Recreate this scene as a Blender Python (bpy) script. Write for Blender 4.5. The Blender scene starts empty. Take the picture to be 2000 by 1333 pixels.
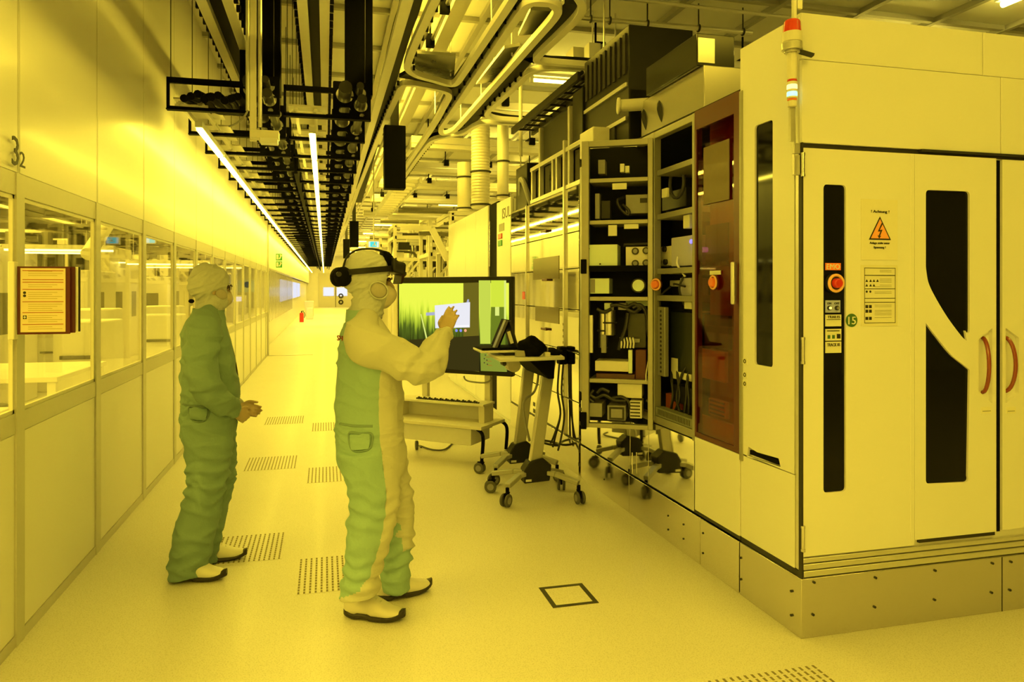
import bpy, math, random
from mathutils import Vector, Matrix, noise
random.seed(7)
PI = math.pi
SC = bpy.context.scene
COL = SC.collection
# ---- survey of the place: eye height, view direction and focal length (in pixels of a 2000 x 1333 frame)
FPX, EYE, HOR = 1417.0, 1.6, 565.0
YAW = math.atan(365.0/FPX)
SN, CS = math.sin(YAW), math.cos(YAW)
def ray(u):
    a = (u-1000.0)/FPX
    return SN+a*CS, CS-a*SN
def zat(v, t): return EYE+(HOR-v)*t/FPX
def onZ(u, v, z=0.0):                       # point of a horizontal plane at height z
    t = FPX*(EYE-z)/(v-HOR); dx, dy = ray(u)
    return Vector((dx*t, dy*t, z))
def onX(u, v, X):                           # point of a plane along the corridor at x = X
    dx, dy = ray(u); t = X/dx
    return Vector((X, dy*t, zat(v, t)))
def onY(u, v, Y):                           # point of a plane across the corridor at y = Y
    dx, dy = ray(u); t = Y/dy
    return Vector((dx*t, Y, zat(v, t)))
def YX(u, X): return onX(u, 0, X).y
def XY(u, Y): return onY(u, 0, Y).x

# ---- mesh builder
WL = {}
class MB:
    def __init__(s): s.v, s.f, s.m = [], [], []
    def add(s, vs, fs, mi=0):
        o = len(s.v); s.v += [tuple(p) for p in vs]
        s.f += [tuple(i+o for i in f) for f in fs]; s.m += [mi]*len(fs)
        return s
    def box(s, x0, x1, y0, y1, z0, z1, mi=0):
        x0, x1 = min(x0, x1), max(x0, x1); y0, y1 = min(y0, y1), max(y0, y1); z0, z1 = min(z0, z1), max(z0, z1)
        return s.add([(x0,y0,z0),(x1,y0,z0),(x1,y1,z0),(x0,y1,z0),(x0,y0,z1),(x1,y0,z1),(x1,y1,z1),(x0,y1,z1)],
            [(0,3,2,1),(4,5,6,7),(0,1,5,4),(1,2,6,5),(2,3,7,6),(3,0,4,7)], mi)
    def obox(s, c, ax, ay, az, mi=0):       # oriented box: centre and three half vectors
        c, ax, ay, az = Vector(c), Vector(ax), Vector(ay), Vector(az)
        P = [c+i*ax+j*ay+k*az for k in (-1,1) for (i,j) in ((-1,-1),(1,-1),(1,1),(-1,1))]
        fs = [(0,3,2,1),(4,5,6,7),(0,1,5,4),(1,2,6,5),(2,3,7,6),(3,0,4,7)]
        if ax.cross(ay).dot(az) < 0: fs = [f[::-1] for f in fs]
        return s.add(P, fs, mi)
    def bar(s, a, b, w, h, up=(0,0,1), mi=0):   # box beam from a to b
        a, b, up = Vector(a), Vector(b), Vector(up); d = (b-a)
        n = d.normalized(); side = n.cross(up)
        if side.length < 1e-4: side = n.cross(Vector((0,1,0)))
        side.normalize(); u2 = side.cross(n)
        return s.obox((a+b)/2, d/2, side*w/2, u2*h/2, mi)
    def cyl(s, a, b, r0, r1=None, n=16, mi=0, caps=True):
        if r1 is None: r1 = r0
        a, b = Vector(a), Vector(b); d = (b-a).normalized()
        x = d.orthogonal().normalized(); y = d.cross(x)
        vs = []
        for p, r in ((a,r0),(b,r1)):
            vs += [p+r*(math.cos(2*PI*i/n)*x+math.sin(2*PI*i/n)*y) for i in range(n)]
        fs = [(i,(i+1)%n,n+(i+1)%n,n+i) for i in range(n)]
        if caps: fs += [tuple(range(n))[::-1], tuple(range(n,2*n))]
        return s.add(vs, fs, mi)
    def tube(s, path, r, n=8, closed=False, mi=0):
        P = [Vector(p) for p in path]; m = len(P); R = r if isinstance(r, (list,tuple)) else [r]*m
        vs, x = [], None
        for i in range(m):
            if closed: d = P[(i+1)%m]-P[i-1]
            else: d = P[min(i+1,m-1)]-P[max(i-1,0)]
            d = d.normalized() if d.length > 1e-9 else Vector((0,0,1))
            x = d.orthogonal() if x is None else x-d*x.dot(d)
            if x.length < 1e-6: x = d.orthogonal()
            x.normalize(); y = d.cross(x)
            vs += [P[i]+R[i]*(math.cos(2*PI*k/n)*x+math.sin(2*PI*k/n)*y) for k in range(n)]
        fs = []
        for i in range(m if closed else m-1):
            j = (i+1)%m
            fs += [(i*n+k, i*n+(k+1)%n, j*n+(k+1)%n, j*n+k) for k in range(n)]
        if not closed: fs += [tuple(range(n))[::-1], tuple(range((m-1)*n, m*n))]
        return s.add(vs, fs, mi)
    def sweep(s, path, w, h, closed=False, mi=0):   # flat rectangular section along a level path (path = bottom centre line)
        P = [Vector(p) for p in path]; m = len(P); vs = []
        for i in range(m):
            if closed: d0, d1 = P[i]-P[i-1], P[(i+1)%m]-P[i]
            else:
                d0 = P[i]-P[i-1] if i else P[1]-P[0]
                d1 = P[i+1]-P[i] if i < m-1 else P[i]-P[i-1]
            d0.normalize(); d1.normalize(); d = (d0+d1); d.normalize()
            nrm = Vector((d.y, -d.x, 0)); k = 1/max(.5, d.dot(d1))
            for (a, b) in ((-1,0),(1,0),(1,1),(-1,1)): vs.append(P[i]+nrm*(a*w/2*k)+Vector((0,0,b*h)))
        fs = []
        for i in range(m if closed else m-1):
            j = (i+1)%m
            fs += [(i*4+k, j*4+k, j*4+(k+1)%4, i*4+(k+1)%4) for k in range(4)]
        if not closed: fs += [(0,1,2,3), tuple((m-1)*4+k for k in (3,2,1,0))]
        return s.add(vs, fs, mi)
    def prism(s, poly, d, mi=0):            # polygon extruded by vector d
        P = [Vector(p) for p in poly]; d = Vector(d); n = len(P)
        nr = Vector((0,0,0))
        for i in range(n): nr += P[i].cross(P[(i+1)%n])
        if nr.dot(d) > 0: P = P[::-1]
        vs = P+[p+d for p in P]
        return s.add(vs, [tuple(range(n)), tuple(range(n,2*n))[::-1]]+[(i, n+i, n+(i+1)%n, (i+1)%n) for i in range(n)], mi)
    def ball(s, c, rx, ry=None, rz=None, n=16, mi=0, rot=None):
        ry = ry or rx; rz = rz or rx; c = Vector(c); k = n//2; vs = []
        for i in range(1, k):
            a = PI*i/k
            for j in range(n):
                b = 2*PI*j/n
                p = Vector((rx*math.sin(a)*math.cos(b), ry*math.sin(a)*math.sin(b), rz*math.cos(a)))
                if rot: p = rot @ p
                vs.append(c+p)
        t = Vector((0,0,rz)); t = rot @ t if rot else t
        vs += [c+t, c-t]; fs = []
        for i in range(k-2):
            fs += [(i*n+j, (i+1)*n+j, (i+1)*n+(j+1)%n, i*n+(j+1)%n) for j in range(n)]
        N = len(vs)
        fs += [(N-2, j, (j+1)%n) for j in range(n)]
        fs += [(N-1, (k-2)*n+(j+1)%n, (k-2)*n+j) for j in range(n)]
        return s.add(vs, fs, mi)
    def torus(s, c, axis, R, r, n=24, k=8, mi=0):
        ax = Vector(axis).normalized(); x = ax.orthogonal().normalized(); y = ax.cross(x); c = Vector(c)
        return s.tube([c+R*(math.cos(2*PI*i/n)*x+math.sin(2*PI*i/n)*y) for i in range(n)], r, k, True, mi)
    def build(s, name, mat, parent=None, bevel=0.0, smooth=35, seg=2):
        me = bpy.data.meshes.new(name)
        if parent is None:
            xs = [p[0] for p in s.v]; ys = [p[1] for p in s.v]; zs = [p[2] for p in s.v]
            L = Vector(((min(xs)+max(xs))/2, (min(ys)+max(ys))/2, min(zs)))
        else: L = WL[parent.name]
        me.from_pydata([(p[0]-L.x, p[1]-L.y, p[2]-L.z) for p in s.v], [], s.f)
        mats = mat if isinstance(mat, (list, tuple)) else [mat]
        for m in mats: me.materials.append(m)
        if len(mats) > 1: me.polygons.foreach_set('material_index', s.m)
        if smooth:
            me.polygons.foreach_set('use_smooth', [True]*len(me.polygons))
            me.set_sharp_from_angle(angle=math.radians(smooth))
        me.update()
        o = bpy.data.objects.new(name, me); COL.objects.link(o)
        if parent is None: o.location = L
        else: o.parent = parent
        WL[o.name] = L
        if bevel:
            b = o.modifiers.new('bevel', 'BEVEL'); b.width = bevel; b.segments = seg; b.limit_method = 'ANGLE'; b.angle_limit = math.radians(40)
        return o
def tag(o, label, cat, group=None, kind=None):
    if label: o['label'] = label
    if cat: o['category'] = cat
    if group: o['group'] = group
    if kind: o['kind'] = kind
    return o
def struct(o): o['kind'] = 'structure'; return o
def thing(name, label, cat, loc, group=None):
    o = bpy.data.objects.new(name, None); COL.objects.link(o); o.location = loc; o.empty_display_size = .1
    WL[o.name] = Vector(loc)
    return tag(o, label, cat, group)
def dup(root, loc, rotz=0.0, label=None, deep=True):
    r = root.copy(); COL.objects.link(r); r.location = loc
    if rotz: r.rotation_euler = (0,0,rotz)
    if label: r['label'] = label
    if deep:
        for ch in list(root.children):
            c = ch.copy(); COL.objects.link(c); c.parent = r
            for g in list(ch.children):
                d = g.copy(); COL.objects.link(d); d.parent = c
    return r
def rrect(cx, cy, w, h, r, n=5):            # rounded rectangle, 2-D
    out = []
    for (sx, sy, a0) in ((1,1,0),(-1,1,PI/2),(-1,-1,PI),(1,-1,1.5*PI)):
        for i in range(n+1):
            a = a0+PI/2*i/n
            out.append((cx+sx*(w/2-r)+r*math.cos(a), cy+sy*(h/2-r)+r*math.sin(a)))
    return out
def smooth_path(pts, n=6, closed=False):    # Catmull-Rom
    P = [Vector(p) for p in pts]; m = len(P); out = []
    for i in range(m if closed else m-1):
        if closed: p0, p1, p2, p3 = P[i-1], P[i], P[(i+1)%m], P[(i+2)%m]
        else: p0, p1, p2, p3 = P[max(i-1,0)], P[i], P[i+1], P[min(i+2,m-1)]
        for k in range(n):
            t = k/n
            out.append(.5*((2*p1)+(p2-p0)*t+(2*p0-5*p1+4*p2-p3)*t*t+(3*p1-p0-3*p2+p3)*t**3))
    if not closed: out.append(P[-1])
    return out

def holed(outer, holes, th, M, mb, mi=0):  # flat plate (2-D outline with holes), thickness th, placed by matrix M
    cu = bpy.data.curves.new('tmp', 'CURVE'); cu.dimensions = '2D'; cu.fill_mode = 'BOTH'; cu.extrude = th/2
    for loop in [outer]+holes:
        sp = cu.splines.new('POLY'); sp.points.add(len(loop)-1); sp.use_cyclic_u = True
        for p, q in zip(sp.points, loop): p.co = (q[0], q[1], 0, 1)
    return _from_curve(cu, M, mb, mi)
def _from_curve(cu, M, mb, mi):
    o = bpy.data.objects.new('tmp', cu); COL.objects.link(o)
    me = o.evaluated_get(bpy.context.evaluated_depsgraph_get()).to_mesh()
    mb.add([M @ v.co for v in me.vertices], [tuple(p.vertices) for p in me.polygons], mi)
    o.to_mesh_clear(); bpy.data.objects.remove(o); bpy.data.curves.remove(cu)
    return mb
def frame_at(o, x, y):                      # matrix: local x, y (and x cross y as normal) at origin o
    x, y = Vector(x).normalized(), Vector(y).normalized(); z = x.cross(y)
    return Matrix(((x.x,y.x,z.x,o[0]),(x.y,y.y,z.y,o[1]),(x.z,y.z,z.z,o[2]),(0,0,0,1)))
def circle(cx, cy, r, n=24): return [(cx+r*math.cos(2*PI*i/n), cy+r*math.sin(2*PI*i/n)) for i in range(n)]
def text(s, w, h, o, x, y, mb, th=.0012, mi=0):  # lettering w wide and h high, centred at o, on axes x and y
    cu = bpy.data.curves.new('tmp', 'FONT'); cu.body = s; cu.extrude = .02; cu.align_x = 'LEFT'; cu.resolution_u = 2
    t = MB(); _from_curve(cu, Matrix.Identity(4), t, 0)
    x0, x1 = min(p[0] for p in t.v), max(p[0] for p in t.v); y0, y1 = min(p[1] for p in t.v), max(p[1] for p in t.v)
    M = frame_at(o, x, y); kx, ky = w/(x1-x0), h/(y1-y0)
    return mb.add([M @ Vector(((p[0]-(x0+x1)/2)*kx, (p[1]-(y0+y1)/2)*ky, p[2]*th/.02)) for p in t.v], t.f, mi)

# ---- procedural materials
MC = {}
def mat(name, col=(.8,.8,.8), rough=.45, metal=0.0, var=.05, scale=30.0, bump=0.0, bscale=None, spec=.5, emit=None, es=0.0, alpha=None, coat=0.0, aniso=None):
    if name in MC: return MC[name]
    m = bpy.data.materials.new(name); m.use_nodes = True; nt = m.node_tree; N = nt.nodes; L = nt.links
    b = N['Principled BSDF']
    b.inputs['Roughness'].default_value = rough; b.inputs['Metallic'].default_value = metal
    b.inputs['Specular IOR Level'].default_value = spec; b.inputs['Coat Weight'].default_value = coat
    b.inputs['Coat Roughness'].default_value = .12
    tc = N.new('ShaderNodeTexCoord'); nz = N.new('ShaderNodeTexNoise'); nz.inputs['Scale'].default_value = scale; nz.inputs['Detail'].default_value = 3
    src = tc.outputs['Object']
    if aniso:
        mp = N.new('ShaderNodeMapping'); mp.inputs['Scale'].default_value = aniso; L.new(src, mp.inputs['Vector']); src = mp.outputs['Vector']
    L.new(src, nz.inputs['Vector'])
    mx = N.new('ShaderNodeMixRGB'); mx.inputs['Color1'].default_value = (*[c*(1-var) for c in col], 1); mx.inputs['Color2'].default_value = (*[min(1, c*(1+var)) for c in col], 1)
    L.new(nz.outputs['Fac'], mx.inputs['Fac']); L.new(mx.outputs['Color'], b.inputs['Base Color'])
    if bump:
        bp = N.new('ShaderNodeBump'); bp.inputs['Strength'].default_value = bump; bp.inputs['Distance'].default_value = .02
        n2 = N.new('ShaderNodeTexNoise'); n2.inputs['Scale'].default_value = bscale or scale; n2.inputs['Detail'].default_value = 2
        L.new(src, n2.inputs['Vector']); L.new(n2.outputs['Fac'], bp.inputs['Height']); L.new(bp.outputs['Normal'], b.inputs['Normal'])
    if emit: b.inputs['Emission Color'].default_value = (*emit, 1); b.inputs['Emission Strength'].default_value = es
    MC[name] = m
    return m
def clear(name, tint=(1,1,1), refl=.12, rough=.02):      # thin clear sheet: see-through with a mirror-like share
    if name in MC: return MC[name]
    m = bpy.data.materials.new(name); m.use_nodes = True; N = m.node_tree.nodes; L = m.node_tree.links
    N.remove(N['Principled BSDF']); out = N['Material Output']
    t = N.new('ShaderNodeBsdfTransparent'); t.inputs['Color'].default_value = (*tint, 1)
    g = N.new('ShaderNodeBsdfGlossy'); g.inputs['Roughness'].default_value = rough; g.inputs['Color'].default_value = (.9,.9,.9,1)
    f = N.new('ShaderNodeLayerWeight'); f.inputs['Blend'].default_value = .5
    pw = N.new('ShaderNodeMath'); pw.operation = 'POWER'; pw.inputs[1].default_value = 5
    mth = N.new('ShaderNodeMath'); mth.operation = 'MULTIPLY_ADD'; mth.inputs[1].default_value = .5; mth.inputs[2].default_value = refl
    x = N.new('ShaderNodeMixShader')
    L.new(f.outputs['Facing'], pw.inputs[0]); L.new(pw.outputs[0], mth.inputs[0]); L.new(mth.outputs[0], x.inputs['Fac'])
    L.new(t.outputs[0], x.inputs[1]); L.new(g.outputs[0], x.inputs[2]); L.new(x.outputs[0], out.inputs['Surface'])
    MC[name] = m
    return m
def glow(name, col, k):
    if name in MC: return MC[name]
    m = bpy.data.materials.new(name); m.use_nodes = True; N = m.node_tree.nodes
    N.remove(N['Principled BSDF']); e = N.new('ShaderNodeEmission'); e.inputs['Color'].default_value = (*col,1); e.inputs['Strength'].default_value = k
    m.node_tree.links.new(e.outputs[0], N['Material Output'].inputs['Surface'])
    MC[name] = m
    return m
YEL = (1.0, .71, .05)
m_wall = mat('cream_wall_panel', (.86,.85,.86), .32, var=.015, scale=3, coat=.12)
m_frame = mat('wall_frame_aluminium', (.60,.59,.58), .38, metal=.25, var=.03)
m_white = mat('white_coated_steel', (.82,.82,.84), .35, var=.015, scale=5)
m_white2 = mat('white_powder_coat', (.74,.74,.76), .45, var=.03)
m_cream = mat('cream_metal', (.78,.76,.70), .42, var=.04)
m_alu = mat('satin_aluminium', (.72,.71,.69), .32, metal=.75, var=.04, scale=60)
m_steel = mat('brushed_steel', (.66,.65,.63), .24, metal=.95, var=.05, scale=12, aniso=(1,1,30))
m_mirror = mat('polished_steel', (.86,.85,.83), .035, metal=1.0, var=.01, bump=.018, bscale=2.2)
m_plinth = mat('satin_steel_plinth', (.62,.60,.58), .17, metal=.85, var=.04, scale=4)
m_black = mat('black_paint', (.004,.004,.004), .7, var=.2, spec=.06)
m_blackp = mat('black_plastic', (.010,.010,.011), .45, var=.15, spec=.3)
m_dark = mat('dark_grey_metal', (.035,.035,.035), .5, metal=.2, var=.15, spec=.3)
m_grey = mat('mid_grey_plastic', (.28,.28,.29), .45, var=.08)
m_rubber = mat('grey_rubber', (.10,.10,.105), .6, var=.1)
m_dglass = mat('dark_glass', (.005,.005,.005), .05, var=.1, spec=.22)
m_red = mat('red_plastic', (.62,.035,.02), .35, var=.06)
m_orange = mat('orange_plastic', (.85,.22,.06), .35, var=.05)
m_ring = mat('pale_orange_ring', (.9,.5,.22), .4, var=.04)
m_brown = mat('maroon_frame', (.085,.008,.006), .35, var=.1)
m_handle = mat('red_brown_handle', (.26,.045,.02), .25, var=.1, coat=.4)
m_adim = mat('shaded_aluminium', (.36,.355,.32), .42, metal=.55, var=.06)  # darker copy of the aluminium: dark surroundings it reflects put into the colour
m_paper = mat('paper', (.80,.80,.74), .6, var=.03)
m_ink = mat('black_ink', (.02,.018,.016), .5, var=.1)
m_blue = mat('blue_grey_label', (.42,.47,.95), .4, var=.03)
m_green = mat('green_enamel', (.03,.32,.10), .4, var=.05)
m_dgreen = mat('dark_green_enamel', (.06,.16,.05), .4, var=.05)
m_glass = clear('window_glass', (.97,.97,.96), .10)
m_acryl = clear('red_brown_acrylic', (.66,.30,.14), .05, .03)
# ======================= THE ROOM =======================
WX = -1.34                                   # corridor side of the glazed wall
CEIL = 4.5
def floor_mat():
    m = mat('speckled_vinyl_floor', (.74,.72,.70), .46, var=.03, scale=2.0, coat=.04)
    N, L = m.node_tree.nodes, m.node_tree.links; b = N['Principled BSDF']
    old = b.inputs['Base Color'].links[0].from_socket
    tc = N.new('ShaderNodeTexCoord'); vz = N.new('ShaderNodeTexNoise'); vz.inputs['Scale'].default_value = 160; vz.inputs['Detail'].default_value = 4
    L.new(tc.outputs['Object'], vz.inputs['Vector'])
    rp = N.new('ShaderNodeValToRGB'); rp.color_ramp.elements[0].position = .35; rp.color_ramp.elements[1].position = .5
    rp.color_ramp.elements[0].color = (.80,.80,.80,1); rp.color_ramp.elements[1].color = (1,1,1,1)
    mu = N.new('ShaderNodeMixRGB'); mu.blend_type = 'MULTIPLY'; mu.inputs['Fac'].default_value = 1
    L.new(vz.outputs['Fac'], rp.inputs['Fac']); L.new(old, mu.inputs['Color1']); L.new(rp.outputs['Color'], mu.inputs['Color2']); L.new(mu.outputs['Color'], b.inputs['Base Color'])
    return m
m_floor = floor_mat()
struct(MB().box(-9, 14, -6, 68, -.12, 0).build('floor', m_floor))
m_ceil = mat('ceiling_filter_panel', (.88,.88,.86), .5, var=.04, scale=2)
m_tbar = mat('ceiling_grid_bar', (.42,.42,.41), .45, metal=.2)
cl = struct(MB().box(-9, 14, -6, 68, CEIL, CEIL+.1).build('ceiling', m_ceil))
g = MB()
y = -5.6
while y < 40: g.box(-9, 14, y-.03, y+.03, CEIL-.05, CEIL); y += 1.2
x = -1.2
while x < 9: g.box(x-.03, x+.03, -6, 66, CEIL-.055, CEIL); x += .94
struct(g.build('trim_1', m_tbar))
# --- glazed wall: posts and rails form one wall; its cream panels and panes are separate
seams = [3.73-1.165*k for k in range(7, 0, -1)]+[3.73+1.165*k for k in range(0, 13)]
Y_END = 18.3
wl = struct(MB().box(WX-.10, WX-.06, -6, 66, 2.12, CEIL).box(WX-.10, WX-.06, -6, Y_END, 0, .98).build('wall_left', m_wall))
fr = MB()
for yy in seams: fr.box(WX-.025, WX+.008, yy-.045, yy+.045, 0, 2.12); fr.box(WX-.08, WX-.001, yy-.008, yy+.008, 2.12, CEIL)
fr.box(WX-.03, WX+.004, -6, Y_END, .955, 1.045); fr.box(WX-.03, WX+.004, -6, Y_END, 2.02, 2.12)
fr.box(WX-.10, WX+.004, -6, Y_END, 0, .05)
fr.build('frame', m_frame, wl)
p1, p2 = [], []
ys = [-6]+seams+[Y_END]
for a, b in zip(ys[:-1], ys[1:]):
    if b-a < .15: continue
    MB().box(WX-.06, WX, a+.047, b-.047, .052, .953).build('panel', m_wall, wl, bevel=.004)
    MB().box(WX-.06, WX, a+.010, b-.010, 2.122, CEIL).build('panel', m_wall, wl, bevel=.004)
for k, a in enumerate([Y_END+1.9*i for i in range(25)]):
    MB().box(WX-.06, WX, a+.01, a+1.89, 2.122, CEIL).build('panel', m_wall, wl, bevel=.004)
n = 0
for a, b in zip(ys[:-1], ys[1:]):
    if b < 2.0: continue
    n += 1
    w = struct(MB().box(WX-.014, WX-.008, a+.045, b-.045, 1.045, 2.02).build('window_%d' % n, m_glass))
    gk = MB()
    for (c0, c1, d0, d1) in ((a+.045,b-.045,1.045,1.062),(a+.045,b-.045,2.003,2.02),(a+.045,a+.062,1.045,2.02),(b-.062,b-.045,1.045,2.02)):
        gk.box(WX-.018, WX-.002, c0, c1, d0, d1)
    gk.build('window_bead', m_cream, w)
# --- corridor wall beyond the glazing: plain lower wall with a lit window band behind a strip curtain
wl2 = struct(MB().box(WX-.30, WX-.22, Y_END, 66, 0, 2.12).build('wall_recess', m_wall))
struct(MB().box(WX-.06, WX+.03, Y_END-.02, Y_END+.16, 0, CEIL).build('trim_2', m_frame))
m_daylit = glow('daylit_pane', (.85,.86,1.0), .95)
for k in range(4):
    y0 = 27+5.4*k
    w = struct(MB().box(WX-.215, WX-.20, y0, y0+4.6, 1.15, 1.95).build('window_%d' % (30+k), m_daylit))
    MB().box(WX-.215, WX-.17, y0-.06, y0+4.66, 1.09, 1.15).box(WX-.215, WX-.17, y0-.06, y0+4.66, 1.95, 2.0).build('window_frame', m_frame, w)
# --- other walls, all plain white panels
struct(MB().box(-9, 14, -6.2, -6, 0, CEIL).build('wall_back', m_wall))
struct(MB().box(-9, 14, 66, 66.2, 0, CEIL).build('wall_end', m_wall))
struct(MB().box(14, 14.2, -6.2, 66.2, 0, CEIL).build('wall_right', m_wall))
struct(MB().box(-9.2, -9, -6.2, 66.2, 0, CEIL).build('wall_far_left', m_wall))
# --- double door at the far end of the corridor
d = struct(MB().box(-.55, 2.6, 65.88, 66, 0, 3.0).build('door_1', mat('beige_door', (.66,.64,.60), .4)))
for x0 in (-.15, 1.0):
    struct(MB().box(x0, x0+.9, 65.84, 65.88, 1.0, 1.75).build('door_window', glow('lit_door_pane', (.9,.92,1), 1.0), d))
MB().box(.88, .92, 65.85, 65.89, 0, 2.6).build('door_gap', m_dark, d)
for dx, dz in ((1.35,1.0),(1.35,.45)):
    MB().torus((dx,65.83,dz), (0,1,0), .16, .06, 16, 6).build('door_sign', m_ink, d)
# ======================= OVERHEAD TRACKS =======================
ZR = 3.7
m_rail = mat('track_aluminium', (.84,.83,.80), .4, metal=.05, var=.04, scale=15)
m_slot = mat('track_slot_black', (.006,.006,.006), .6, var=.2, spec=.2)
def P3(pts, z=ZR): return [onZ(u, v, z) for u, v in pts]
ot = thing('overhead_rail_track', 'cream aluminium overhead track with looping branches hanging above the aisle', 'track', (.9, 6, ZR))
def rail(path, w=.066, closed=False, bolts=None, step=.22, off=.05):
    q = MB().sweep(path, w, .055, closed)
    if bolts: hangers(q, bolts, step, off)
    return q.build('rail', [m_rail, m_black], ot, bevel=.003)
def hangers(b, path, step=.22, off=.05):
    acc = 0
    for a, c in zip(path[:-1], path[1:]):
        d = c-a; L = d.length
        n = Vector((d.y, -d.x, 0)).normalized()*off
        while acc < L:
            p = a+d*(acc/L)+n; b.cyl(p+Vector((0,0,.012)), p+Vector((0,0,.06)), .013, n=8, mi=1); acc += step
        acc -= L
rail([Vector((.582, 1.5, ZR)), Vector((.582, 60, ZR))], .085)
U1 = smooth_path(P3([(872,-45),(845,14),(812,86),(798,122),(797,138),(815,151),(850,161),(876,168),(890,166),(905,147),(940,94),(995,12),(1020,-30)]), 5)
rail(U1, bolts=U1[:25])
U2a = smooth_path(P3([(700,370),(735,280),(775,190),(786,171),(800,168),(838,174),(868,181),(877,190),(868,209),(844,252),(793,327),(760,380)]), 5)
rail(U2a, bolts=U2a[:22], step=.2)
rail([P3([(700,370)])[0], Vector((P3([(700,370)])[0].x, 34, ZR))])
ISL = smooth_path(P3([(1020,24),(990,66),(925,160),(872,237),(861,255),(866,264),(884,259),(900,245),(960,178),(1040,88),(1086,34),(1083,16),(1062,8),(1038,10)]), 5, True)
rail(ISL, closed=True, bolts=ISL[:36], step=.3, off=-.06)
BR1 = smooth_path(P3([(1105,-40),(1126,-6),(1137,16),(1128,38),(1090,76),(1052,112),(1050,122),(1068,126),(1130,131),(1210,136),(1292,141)]), 5)
rail(BR1)
BR2 = smooth_path(P3([(1300,152),(1225,146),(1120,139),(1068,138),(1036,146),(1012,167),(970,205),(953,221),(954,230),(975,236),(1020,239),(1087,242)]), 5)
rail(BR2, bolts=BR2[22:40], step=.2, off=-.05)
BR3 = smooth_path(P3([(1083,249),(1010,245),(950,243),(928,249),(906,262),(875,269),(846,276),(826,297),(795,340),(765,386)]), 5)
rail(BR3, bolts=BR3[30:], step=.18)
for pts in ([(818,-60),(800,30),(760,165),(700,400)], [(786,158),(830,166),(862,174),(884,182)], [(1012,14),(950,105),(886,190),(846,266),(800,326)],
            [(1122,22),(1060,88),(980,180),(924,240),(890,268),(848,273),(794,334)], [(1032,124),(1062,132),(1120,135),(1296,147)], [(938,232),(960,236),(1000,242),(1085,246)]):
    q = smooth_path(P3(pts), 5)
    MB().sweep([p+Vector((0,0,.052)) for p in q], .16, .04).build('slot_cover', m_slot, ot)
for u, v in ((845,10),(805,110),(880,168),(960,66),(900,250),(1000,130),(1080,40),(1135,30),(1100,66),(1180,134),(1040,146),(965,208),(940,246),(850,276),(780,180),(740,270)):
    p = onZ(u, v, ZR); MB().cyl(p+Vector((0,0,.1)), (p.x,p.y,CEIL), .008, n=6).build('hanger_rod', m_alu, ot)
# drip trays between the loops
m_tray = mat('smoked_tray', (.14,.14,.12), .25, metal=.3, var=.2, scale=6)
for pts, lab in (([(808,104),(890,110),(886,160),(812,140)], 'smoked drip tray inside the rounded end of the first track loop'),
                 ([(1036,20),(1078,22),(1052,66),(1012,70)], 'smoked drip tray inside the near end of the long narrow track loop'),
                 ([(985,95),(1015,90),(965,160),(930,165)], 'smoked drip tray midway along the long narrow track loop')):
    tag(MB().prism(P3(pts, ZR+.13), (0,0,.03)).build('hanging_drip_tray', m_tray), lab, 'tray')
for nm, xs, y0, y1, lab in (('C', (-.874,-.69), 1.6, 60, 'straight pale overhead track running beside the glazed wall, above the cable brackets'),
                        ('D', (-.163,-.004), 1.6, 60, 'straight pale overhead track over the middle of the corridor, between two black cable risers')):
    t = thing('straight_rail_track', lab, 'track', (xs[0], 6, ZR))
    for x, sd in ((xs[0],-.055),(xs[1],.055)):
        q = MB().sweep([Vector((x,y0,ZR)), Vector((x,y1,ZR))], .075, .055); y = y0
        while y < 14: q.box(x+sd-.018*(1 if sd > 0 else .67), x+sd+.018*(.67 if sd > 0 else 1), y, y+.03, ZR+.012, ZR+.06, 1); y += .17
        q.build('rail', [m_rail, m_black], t)
    MB().box(xs[0], xs[1], y0, y1, ZR+.055, ZR+.09).build('slot_cover', m_slot, t)
    y = 2.0
    while y < 14: MB().cyl((xs[0]-.05,y,ZR+.1),(xs[0]-.05,y,CEIL),.008,n=6).build('hanger_rod', m_alu, t); y += 2.4
# ======================= CABLE BRACKETS =======================
ZB, Y0B, DYB = 3.06, 6.43, .985
m_cpan = mat('cream_tray_panel', (.72,.70,.64), .45, var=.05)
def bracket(x0, x1, y, label, first=None):
    t = thing('hanging_cable_bracket', label, 'bracket', ((x0+x1)/2, y, ZB), 'black cable brackets over the corridor')
    h = .27
    b = MB().box(x0,x1,y-.02,y+.02,ZB,ZB+.035).box(x0,x1,y-.045,y-.02,ZB,ZB+.008).box(x0,x0+.02,y-.02,y+.02,ZB,ZB+h).box(x0,x1-.30,y-.02,y+.02,ZB+h-.045,ZB+h)
    b.build('hoop', m_black, t, bevel=.002)
    pw, ph = .32, .33
    q = MB(); M = frame_at((x1-pw, y, ZB), (1,0,0), (0,0,1))
    holed(rrect(pw/2, ph/2, pw, ph, .012, 2), [circle(.10,.22,.075), circle(.235,.245,.045), circle(.235,.135,.06,18), rrect(.10,.085,.10,.05,.02,3), circle(.245,.045,.022,12)], .03, M, q)
    q.build('perforated_plate', m_black, t)
    for dx in (.10, .26):
        c = MB().box(x0+dx-.02,x0+dx+.02,y-.05,y-.02,ZB+.035,ZB+.06).cyl((x0+dx,y-.05,ZB+.045),(x0+dx,y-.075,ZB+.045),.012,n=8)
        c.build('clip', m_alu, t)
    MB().box(x0+.07,x0+.32,y-.055,y-.03,ZB+.03,ZB+.045).build('crossbar', m_cream, t)
    for xx in (x0+.03, x1-.05): MB().cyl((xx,y,ZB+h),(xx,y,CEIL),.004,n=6).build('hanger_rod', m_dark, t)
    return t
LB = 'black steel cable bracket with round cut-outs in the receding row over the corridor'
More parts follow.
